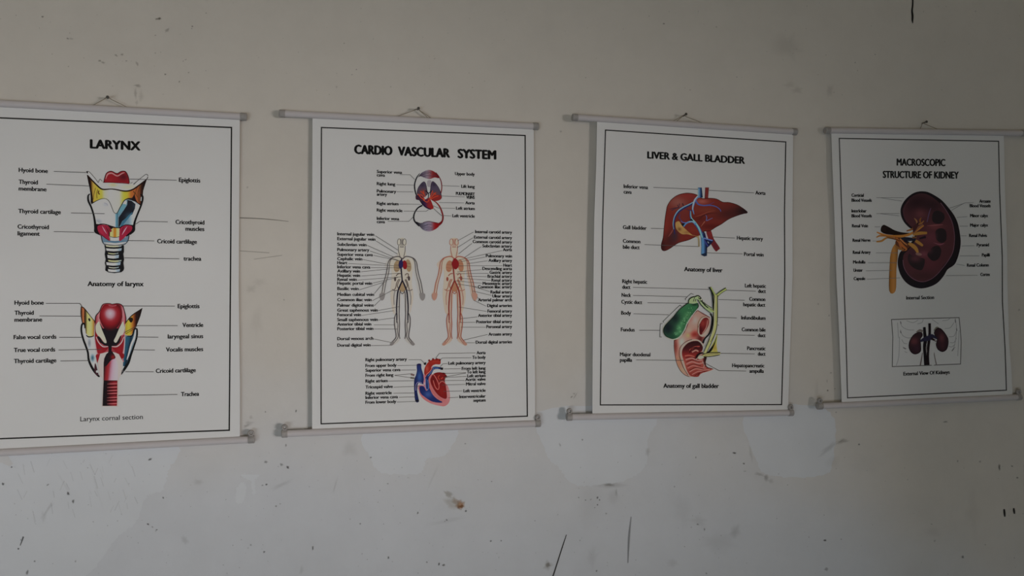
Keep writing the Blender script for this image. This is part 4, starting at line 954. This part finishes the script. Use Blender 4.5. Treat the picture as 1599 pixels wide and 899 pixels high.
a = Art(S4, 1355, 290, K, lambda c: 0.76 if c[0] > 94 else 0.92)
KID = [(600,190),(680,125),(760,90),(850,80),(940,95),(1040,145),(1150,220),(1250,330),(1340,450),(1400,580),(1435,750),(1445,880),(1430,1000),(1390,1140),(1340,1230),(1240,1300),(1180,1400),(1080,1510),(960,1570),(830,1595),(700,1570),(590,1500),(510,1390),(470,1270),(463,1160),(490,1050),(540,990),(620,940),(720,800),(710,690),(640,645),(560,560),(515,460),(508,360),(540,270)]
a.fill(KID, blobs((25,20,22), [(820,1540,250,40,(24,22,27),.7)]))
a.fill([(620,220),(700,150),(800,115),(900,122),(1000,170),(1100,250),(1200,370),(1290,510),(1335,680),(1345,860),(1325,1010),(1280,1110),(1180,1230),(1080,1360),(960,1450),(840,1480),(720,1450),(620,1370),(560,1260),(545,1150),(560,1060),(640,980),(740,830),(730,690),(660,620),(580,530),(545,430),(545,340)],
       blobs((58,35,37), [(760,260,240,170,(38,24,26),.9),(900,380,150,80,(62,36,40),.5),(1000,800,200,140,(74,42,46),.8),(820,430,100,80,(80,48,48),.7),(960,1180,160,160,(70,38,42),.6),(1050,640,150,50,(82,46,46),.7),(1230,900,90,220,(56,35,36),.6),(860,1400,250,70,(48,32,32),.7),(1000,300,170,110,(38,26,28),.8),(860,1060,100,60,(84,50,54),.7),(690,1050,90,80,(50,30,38),.6)]), True, 1.5)
a.stroke([(1130,260),(1230,400),(1310,560),(1345,740),(1345,880),(1320,1030),(1250,1160),(1150,1290),(1060,1390),(960,1460),(840,1490),(720,1455),(620,1370),(560,1260),(545,1150)], 12, (74,52,58))
a.stroke([(600,560),(560,470),(555,390),(590,290),(640,230)], 9, (56,38,42))
for q in ([(1000,470),(1030,400),(1100,385),(1180,430),(1190,510),(1130,580),(1050,580),(1005,540)], [(1060,690),(1130,655),(1200,680),(1225,760),(1210,850),(1150,885),(1080,850),(1050,770)], [(940,1030),(1010,950),(1090,930),(1140,990),(1125,1090),(1070,1155),(1000,1160),(930,1090)], [(620,1140),(640,1060),(700,1090),(840,1120),(885,1150),(870,1250),(830,1310),(740,1290),(660,1230)]):
    a.fill(q, blobs((34,27,28), [(740,1130,100,60,(70,40,44),.8),(960,1000,50,60,(66,38,42),.7),(1040,780,40,70,(66,40,44),.7),(740,430,60,30,(58,38,40),.7)]))
a.stroke([(980,340),(950,430),(920,560)], [6,16,14], (66,52,66)); a.stroke([(920,620),(1040,610),(1170,600)], [6,24,8], (88,54,54)); a.stroke([(1020,880),(1120,910),(1190,890)], [6,20,6], (86,52,58))
# vessels, pelvis and ureter
a.at(1355, 370)
a.fill([(430,95),(470,80),(500,150),(470,180),(462,300),(442,500),(430,830),(330,832),(338,400),(350,270),(382,160)], ramp([(330,(70,50,30)),(350,(122,84,40)),(400,(134,98,56)),(440,(120,84,44)),(470,(96,68,40))]))
a.at(1355, 290)
a.fill([(200,705),(205,640),(230,610),(255,605),(320,635),(420,690),(540,722),(700,735),(640,765),(500,775),(380,760),(270,745)], blobs((24,15,13), [(250,660,40,40,(34,20,18),.7)]))
a.fill([(440,840),(480,790),(560,800),(620,860),(680,900),(640,960),(560,1000),(500,985),(450,950),(425,890)], (64,38,26))
a.stroke([(510,805),(600,825),(740,830)], [30,60,40], (26,26,34)); a.stroke([(560,850),(640,880)], [30,24], (24,20,28)); a.stroke([(800,820),(900,790)], [24,40], (30,22,28))
for p, w, c in (([(135,715),(200,745),(300,775),(430,785),(560,775),(660,745),(760,690),(870,615)],[14,28,40,44,40,36,32,14],(138,96,48)), ([(130,800),(180,775),(260,775)],[18,26,26],(132,94,54)), ([(130,865),(210,855),(270,815),(340,790)],[24,30,28,24],(126,92,50)), ([(420,790),(480,860),(540,930),(600,985),(560,1010)],[30,44,40,24,8],(132,82,44)), ([(470,830),(500,930),(545,1015)],[20,26,16],(126,78,48)), ([(500,820),(560,880),(610,920)],[20,20,12],(146,98,60)),
                ([(700,760),(800,735),(920,730)],[30,50,34],(132,98,52)), ([(600,700),(690,670),(720,630)],[20,30,16],(112,76,46)), ([(700,740),(780,650),(860,600)],[20,30,20],(108,74,56)), ([(760,600),(830,580),(870,540)],[14,24,12],(120,84,52)), ([(765,590),(755,540),(720,500)],[20,24,10],(120,88,62)), ([(820,580),(810,530),(830,490)],[14,26,10],(112,74,40)), ([(630,890),(700,930),(750,980),(775,1040)],[40,60,54,34],(134,100,54)), ([(740,850),(800,890),(855,930)],[44,48,30],(132,98,54)), ([(690,800),(760,800)],[30,24],(96,68,44)), ([(430,930),(490,975),(560,990)],[26,34,20],(112,78,44)), ([(300,805),(420,825),(500,860)],[12,22,14],(74,46,24)), ([(200,760),(330,790),(500,800)],[6,12,10],(94,60,30))):
    a.stroke(p, w, c)
a.fill([(700,640),(740,600),(790,570),(770,640),(740,690),(705,720)], (52,30,30)); a.stroke([(770,570),(770,600)], 18, (34,22,20)); a.ell(790,1060,50,22,(112,84,76),10)
a.build('kidney_section_drawing', P4, 'cut dark red kidney with golden vessels and ureter')

a = Art(S4, 1385, 485, K)
a.fill([(68,132),(500,118),(1122,100),(1152,480),(1142,825),(600,848),(78,865),(86,400)], (108,105,102), False, 8)
a.stroke([(66,132),(500,118),(1120,102),(1140,300),(1152,480),(1142,825),(600,848),(78,866),(86,400)], 13, (58,56,53), smooth=False, closed=True)
for p in ([(205,160),(230,240),(320,290),(420,295)],[(205,290),(240,380),(330,420),(420,400)],[(225,440),(260,500),(310,510)],[(240,560),(300,590)],[(270,630),(310,650)],[(300,150),(400,180),(480,140)],[(190,400),(180,700),(140,850)],[(160,180),(175,420)],[(470,200),(540,180),(560,130)],[(1060,110),(1080,280),(1060,480),(1020,620)],[(1040,180),(980,260),(900,270)],[(1080,300),(1040,390),(960,400)],[(1080,420),(1040,490),(980,490)],[(1060,520),(1000,560),(960,545)],[(860,150),(940,140),(980,110)],[(1000,630),(1060,560)],[(700,130),(800,200)],[(1120,300),(1100,700)]): a.stroke(p, 8, (84,82,80))
for p in ([(205,160),(215,200)],[(1080,270),(1085,310)],[(250,570),(290,590)],[(1010,620),(1040,580)],[(1060,130),(1065,180)],[(205,310),(215,345)]): a.stroke(p, 16, (70,68,66))
a.stroke([(460,335),(510,300),(550,320)], 34, (74,68,64)); a.stroke([(735,310),(770,262),(800,270)], 34, (72,68,60))
a.stroke([(548,650),(535,740),(515,845)], [10,16,20], (66,58,55)); a.stroke([(760,505),(722,560),(735,690),(765,832)], [10,16,14,18], (70,64,60)); a.fill([(690,520),(760,520),(720,700),(740,830),(680,830),(670,640)], (112,108,102))
for q in ([(480,335),(530,335),(546,380),(515,440),(522,540),(515,630),(440,670),(375,640),(340,560),(355,460),(410,375)], [(735,330),(770,275),(810,268),(850,290),(900,350),(945,430),(948,520),(920,600),(860,632),(795,600),(765,530),(780,450),(745,380)]):
    a.fill(q, blobs((34,22,25), [(420,470,70,70,(64,36,38),.9),(460,580,60,60,(44,28,36),.6),(850,420,50,90,(62,36,38),.9),(860,540,50,60,(50,30,34),.6)]))
    a.stroke(q, 11, (20,14,16), closed=True)
a.stroke([(578,250),(585,360),(595,450),(580,560),(590,700),(600,842)], [40,48,56,46,46,50], (20,16,18)); a.stroke([(660,190),(662,330),(655,430),(640,560),(632,700),(635,840)], [40,40,46,40,40,48], (22,15,17))
a.stroke([(515,470),(580,440),(650,420),(700,390),(775,430)], [30,60,80,60,20], (30,28,40)); a.stroke([(690,430),(730,450),(785,480)], [40,28,24], (28,18,20)); a.stroke([(610,530),(618,640)], [10,14], (74,68,66)); a.stroke([(740,455),(770,470)], 9, (110,100,96))
a.build('kidneys_in_place_drawing', P4, 'framed small picture of two dark kidneys between grey ribs')

# ================================================================== marks on the wall paint
class Flat:
    """the bare wall, used like a sheet for marks that lie on the paint"""
    def __init__(s): pass
    def pt(s, u, v, lift=0.0): return on_wall(u, v, lift)
FW = Flat()
class Marks:
    def __init__(s, lift): s.v = []; s.f = []; s.c = []; s.lift = lift
    def blot(s, x, y, rx, ry, col, alpha, rot=0, n=14, core=.45, rough=.35):
        r = math.radians(rot); b = len(s.v); c = [s2l(k) for k in col]
        s.v.append(on_wall(x, y, s.lift)); s.c.append((*c, alpha))
        rr = [1 + random.uniform(-rough, rough) for _ in range(n)]
        for ring, al in ((core, alpha), (1.0, 0.0)):
            for i in range(n):
                t = 2 * math.pi * i / n; px = rx * ring * rr[i] * math.cos(t); py = ry * ring * rr[i] * math.sin(t)
                s.v.append(on_wall(x + px * math.cos(r) - py * math.sin(r), y + px * math.sin(r) + py * math.cos(r), s.lift)); s.c.append((*c, al))
        for i in range(n):
            j = (i + 1) % n
            s.f.append((b, b + 1 + i, b + 1 + j)); s.f.append((b + 1 + i, b + 1 + n + i, b + 1 + n + j, b + 1 + j))
        s.lift += 0.000004
    def patch(s, pts, jag=1.6):
        """a hand-brushed patch with a ragged outline"""
        P = []
        q = smooth_path(pts, True, 14)
        for x, y in q: P.append((x + random.uniform(-jag, jag), y + random.uniform(-jag, jag)))
        b = len(s.v)
        for x, y in P: s.v.append(on_wall(x, y, s.lift)); s.c.append((.7, .7, .7, 1))
        for t in tessellate_polygon([[Vector((x, y, 0)) for x, y in P]]): s.f.append(tuple(b + i for i in t))
        s.lift += 0.00002
    def line(s, pts, w, col, alpha, soft=0.6):
        c = [s2l(k) for k in col]; w = w if isinstance(w, (list, tuple)) else [w] * len(pts)
        q = smooth_path([(*p, ww) for p, ww in zip(pts, w)], False, 4) if len(pts) > 2 else [(*p, ww) for p, ww in zip(pts, w)]
        b = len(s.v)
        for i, (x, y, ww) in enumerate(q):
            x0, y0 = q[max(i - 1, 0)][:2]; x1, y1 = q[min(i + 1, len(q) - 1)][:2]
            d = math.hypot(x1 - x0, y1 - y0) or 1; nx, ny = -(y1 - y0) / d, (x1 - x0) / d
            for k, al in ((-.5 - soft, 0), (-.5 + .2, alpha), (.5 - .2, alpha), (.5 + soft, 0)):
                s.v.append(on_wall(x + nx * ww * k, y + ny * ww * k, s.lift)); s.c.append((*c, al))
        for i in range(len(q) - 1):
            for k in range(3): s.f.append((b + 4 * i + k, b + 4 * i + k + 1, b + 4 * i + 5 + k, b + 4 * i + 4 + k))
        s.lift += 0.000004
    def build(s, name, lab=None, mat=None):
        me = bpy.data.meshes.new(name); me.from_pydata([tuple(v) for v in s.v], [], s.f)
        at = me.attributes.new('ink', 'FLOAT_COLOR', 'POINT'); at.data.foreach_set('color', [x for c in s.c for x in c])
        o = link(name, me, mat or M_STAIN, WALL)
        if lab: o['label'] = lab
        return o

random.seed(11)
for pts in ([(22,690),(262,690),(262,735),(252,765),(228,775),(212,815),(180,840),(120,905),(-30,930),(-30,735),(18,725)],
            [(572,670),(706,665),(702,700),(690,712),(666,716),(655,738),(600,738),(580,720)],
            [(846,640),(1014,640),(1010,690),(1006,730),(965,752),(900,757),(872,730),(850,702)],
            [(1166,640),(1292,640),(1300,720),(1280,742),(1205,742),(1182,722)],
            [(372,757),(380,752),(384,764),(378,783),(371,785),(367,774)], [(376,742),(398,734),(405,740),(398,750),(399,768),(394,770),(391,752)]):
    m = Marks(0.00012); m.patch(pts); m.build('paint_patch', mat=M_WASH)

m = Marks(0.0003)
m.blot(718,788,9,10,(186,136,88),.55,20); m.blot(712,783,9,6,(184,154,120),.3,40); m.blot(700,771,9,4.5,(160,148,126),.3,35); m.blot(720.5,790,3.5,4,(140,88,46),.5); m.blot(716,791,3,4,(150,98,54),.4); m.blot(706,785,15,12,(184,170,146),.2)
m.blot(855,881,4,4,(128,116,100),.4); m.blot(855,882,8,10,(160,152,136),.2)
m.build('rust_stain', 'orange brown rust stain')
m = Marks(0.0004); m.line([(884,834),(878,852),(871,874),(862,902)], [1.0,1.5,1.6,1.9], (66,64,62), .95, .3); m.build('scratch', 'long thin dark slanted scratch')
m = Marks(0.0004); m.line([(1425,-6),(1424.6,8),(1423.8,16),(1424.5,24),(1424.3,31),(1424.8,36)], [2.0,2.0,2.2,2.6,2.2,.8], (22,20,18), .98, .35); m.build('crack', 'short black vertical crack at the top')
m = Marks(0.0004); m.line([(985,806),(981.5,840),(980,878)], [1,2.2,1], (104,104,108), .45); m.build('scratch')
m = Marks(0.0004); m.line([(36,837),(34,843),(31,851)], [1.6,1.3,.8], (62,62,64), .7); m.blot(28.3,856,1.8,1.6,(60,60,60),.7); m.blot(32,842,1.2,1.5,(70,70,70),.4); m.build('scratch')
m = Marks(0.0004); m.line([(374,339.5),(410,341),(450,345)], [1.0,.9,.5], (98,90,80), .55); m.line([(374,391),(420,394)], .7, (106,98,88), .35); m.line([(396,404),(440,398)], .7, (106,98,88), .3); m.build('hairline_crack')
for x, y, h in ((1568,800,12),(1583,797,9)):
    m = Marks(0.0004); m.line([(x-.6,y-h/2),(x,y),(x+.6,y+h/2)], [1.6,2.2,1.4], (26,24,23), .9); m.build('scratch')

m = Marks(0.0005)
D1 = (70,68,66)
for x, y, rx, ry, rot, al in ((4,755,3.4,3,0,.8),(17.5,728.5,2,1.6,0,.75),(234,716.5,3.6,1.8,-30,.85),(106,769.5,3.4,2.6,40,.85),(113.5,782,2.2,3.2,10,.7),(74.5,756,3,1.6,-45,.6),(42,893,2.2,5,10,.6),
        (230.5,817.5,2.6,1.6,35,.85),(237.5,822,2,1.2,35,.7),(244,826.5,2,1.6,0,.85),(53.5,875.5,2,1.6,0,.65),(254.5,776,1.6,2,0,.7),(117.5,875.5,2,2,0,.5),(449,729,3,2,35,.85),(414.5,720.5,3.4,2.6,0,.5),(439,724.5,3,3,0,.45),(415.5,755.5,2.6,1.8,0,.8),(409.5,757,2,1.4,0,.5),
        (488,854.5,1.4,4.2,5,.85),(412,861,2.2,2,-30,.75),(391,850,1.8,1.6,0,.5),(578.6,713.5,1.8,1.6,0,.7),(562,817,1.5,1.5,0,.7),(606,870,1.6,2.4,0,.8),(430.5,789.5,1.6,1.6,0,.65),(437,786,1.6,1.2,0,.5),(446,694,1.3,3,0,.6),(605,754.5,1.5,1.3,0,.6),(592.5,765,1.4,1.2,0,.6),
        (652,800,1.6,2.6,30,.8),(727,797,1.8,2.2,-30,.8),(685,880,1.8,2.8,15,.8),(692.5,881.5,3.2,2,-15,.75),(666,877,1.6,1.6,0,.75),(766,844,1.6,1.8,0,.75),(782,843.5,1.6,1.6,0,.7),(767,751,1.4,1.2,0,.7),(697,811,1.5,1.5,0,.5),(726,692,2,1.1,0,.7),
        (1146.5,706.5,3.6,1.7,0,.85),(1161,723,2,1.4,0,.8),(1086,713.5,1.6,2,0,.75),(1163,735,3,1.2,0,.4),(932.5,776,1.4,2.6,0,.75),(935.5,780,1.3,1.6,0,.7),(932.5,787.5,1.6,1.6,0,.7),(946,801,1.6,1.5,0,.6),(903,776,1.4,1.4,0,.6),(914,780,1.6,1.3,0,.6),(931,890.5,1.8,2,0,.6),(1052.5,759,1.8,1.6,0,.5),(1099.5,826,1.2,3,0,.6),(1102.5,894.5,1.8,1.6,0,.65),(1089,818,2,1.5,0,.5),
        (1340.8,693,2.2,1.7,0,.85),(1560,729,2.2,5.5,0,.7),(1580,727,2.4,1.6,20,.75),(1588,745,2,1.8,0,.7),(1287.8,843,3.4,2,10,.85),(1313,841,1.4,1.4,0,.6),(1503,869,2.6,2.4,0,.75),(1289.8,888,4,3.6,0,.45),(1495,719,1.6,2,0,.6),(1530,720,2,2,0,.45),(1454,817.5,2,1.3,0,.5),(1459,844,2,2.8,20,.35),
        (66,25.5,2,1.8,0,.75),(248.5,28.5,3.2,2.6,-20,.8),(244,29,2.6,2,0,.55),(260,46.5,3,5,45,.3),(105,59.5,2.4,1.8,10,.55),(111,60,4,2.4,0,.25),(300,40.5,1.5,1.3,0,.8),(299,44,1.2,1,0,.6),(155,94.5,2.4,1.8,0,.5),(161,97,4,1.8,20,.35),(181,86,4,1.8,30,.4),(190,84.5,3,2,0,.4),(197,94.5,1.8,1.3,0,.5),(214,99,2.6,4,-20,.3),
        (257.5,115.5,1.8,1.3,0,.75),(294,113,1.5,1.2,0,.65),(279.5,127,1.6,1.5,0,.6),(242,54.5,1.6,1.2,0,.6),(321.5,20,1.4,1.1,0,.65),(537,67,1.4,1.1,0,.7),(556,108,1.3,1.1,0,.7),(549,116,1.3,1.1,0,.7),(737,136,1.5,1.2,0,.5),(678,91,1.8,1.3,0,.3),(525,135,1.8,1.8,0,.3),(1036,36.5,2.2,1.6,0,.75),(1118,41.5,1.6,1.2,0,.5),(1335,97,1.8,1.3,0,.5),(1366,84.5,1.8,1.2,0,.5),(1077,140,1.6,1.2,0,.4),(914,120.5,1.4,1.2,0,.4),(1523,17,1.6,1.4,0,.4),
        (443,467.5,1.2,1.3,0,.6),(462,641,1.4,2.4,10,.65),(414,642.5,1.6,1.4,0,.6),(386,292,2,2,0,.3),(875,204.5,2.2,1.8,0,.35),(892,619,3,1.3,-50,.6),(898,617,.9,6,32,.45),(896,614,1.5,1.5,0,.4),(909,686,1.8,1.8,0,.6),(874,694,2,3,-20,.35),(1292,609,2,1.6,0,.65),(1303,606,1.4,1.2,0,.6),(1291,594,1,3,0,.35),(1297,581.5,2,1.2,-30,.5),(1305,643,1.6,1.2,0,.6),(1591,483,2,2,0,.4),(1277,474,1.6,1.4,0,.4),(1294,492,1.6,2.4,0,.35),(1476,658,4,1.6,0,.5)):
    m.blot(x, y, rx, ry, D1 if y > 400 else (84,76,62), al * .68, rot, 10)
m.build('dirt_marks', 'scattered dark chips and specks in the paint')['kind'] = 'stuff'
m = Marks(0.00045)
for x, y, rx, ry, rot, al in ((309,752,9,5,0,.22),(288,843,6,8,-30,.25),(76,792,3,14,35,.22),(68,806,6,10,0,.18),(955,757,26,5,0,.3),(950,756,9,3,0,.5),(962,768,2,9,0,.3),(957,775,12,16,0,.15),(1196,745,4,6,0,.55),(1185,740,9,3,15,.4),(1203,750,6,4,0,.3),(1011,705,4,9,0,.3),(1172,708,3,16,-10,.22),
        (214,133,8,3,10,.5),(211,145,3,10,0,.35),(220,150,4,12,0,.22),(213,160,3,5,0,.3),(1230,72,26,24,0,.16),(1245,140,10,8,0,.25),(1295,141,7,13,0,.25),(1232,132,10,6,0,.18),(392,451,9,6,0,.18),(404,440,12,8,0,.12),(400,500,14,26,0,.10),(388,660,8,4,0,.3),(385,664,4,3,0,.35),(391,651,4,4,0,.3),(382,665,3,4,0,.25),
        (478,671,5,3,-20,.5),(438,757,22,4,-25,.18),(523,757,2,18,15,.22),(1295,698,24,5,-35,.28),(1315,688,10,4,-15,.5),(1300,720,14,12,0,.12),(1352,725,30,20,0,.06),(1148,828,9,12,0,.25),(1066,795,18,30,0,.10),(1090,812,16,10,0,.14),(1120,845,30,18,0,.10),(920,790,20,40,0,.08),(925,870,10,18,0,.14),(1050,878,12,8,0,.18),(1520,800,14,40,0,.10),(1455,830,14,10,0,.10),
        (470,890,4,10,20,.22),(675,745,2,30,25,.15),(700,812,36,4,-12,.12),(545,700,16,12,0,.16),(100,755,30,3,60,.10),(150,760,40,3,75,.08),(1275,610,4,20,0,.12)):
    m.blot(x, y, rx, ry, (110,104,92), al * .5, rot, 16, .3)
for i in range(40):                       # trowel scratches below the first poster
    x, y = random.uniform(25, 215), random.uniform(712, 800); l = random.uniform(6, 22); t = random.choice((1.1, 1.3, 0.9, -0.9))
    m.line([(x, y), (x + l * math.cos(t) * .6, y + l * math.sin(t))], .9, random.choice(((200,202,206), (170,170,170))), random.uniform(.06, .16))
m.build('dirt_smudges', 'faint grey brown smudges')['kind'] = 'stuff'
m = Marks(0.0006)
for i in range(420):
    x = random.uniform(-20, 1620); y = random.choice((random.uniform(690, 905), random.uniform(720, 905), random.uniform(-5, 150)))
    if random.random() < .45 and y > 600: x = random.gauss(random.choice((200, 380, 600, 920, 1090, 640)), 50)
    r_s = random.uniform(.6, 1.25)
    m.blot(x, y, r_s, r_s * random.uniform(.7, 1.3), (84,82,80) if y > 400 else (96,88,74), random.uniform(.12, .36), 0, 7, .5)
m.build('paint_specks', 'fine dark specks')['kind'] = 'stuff'
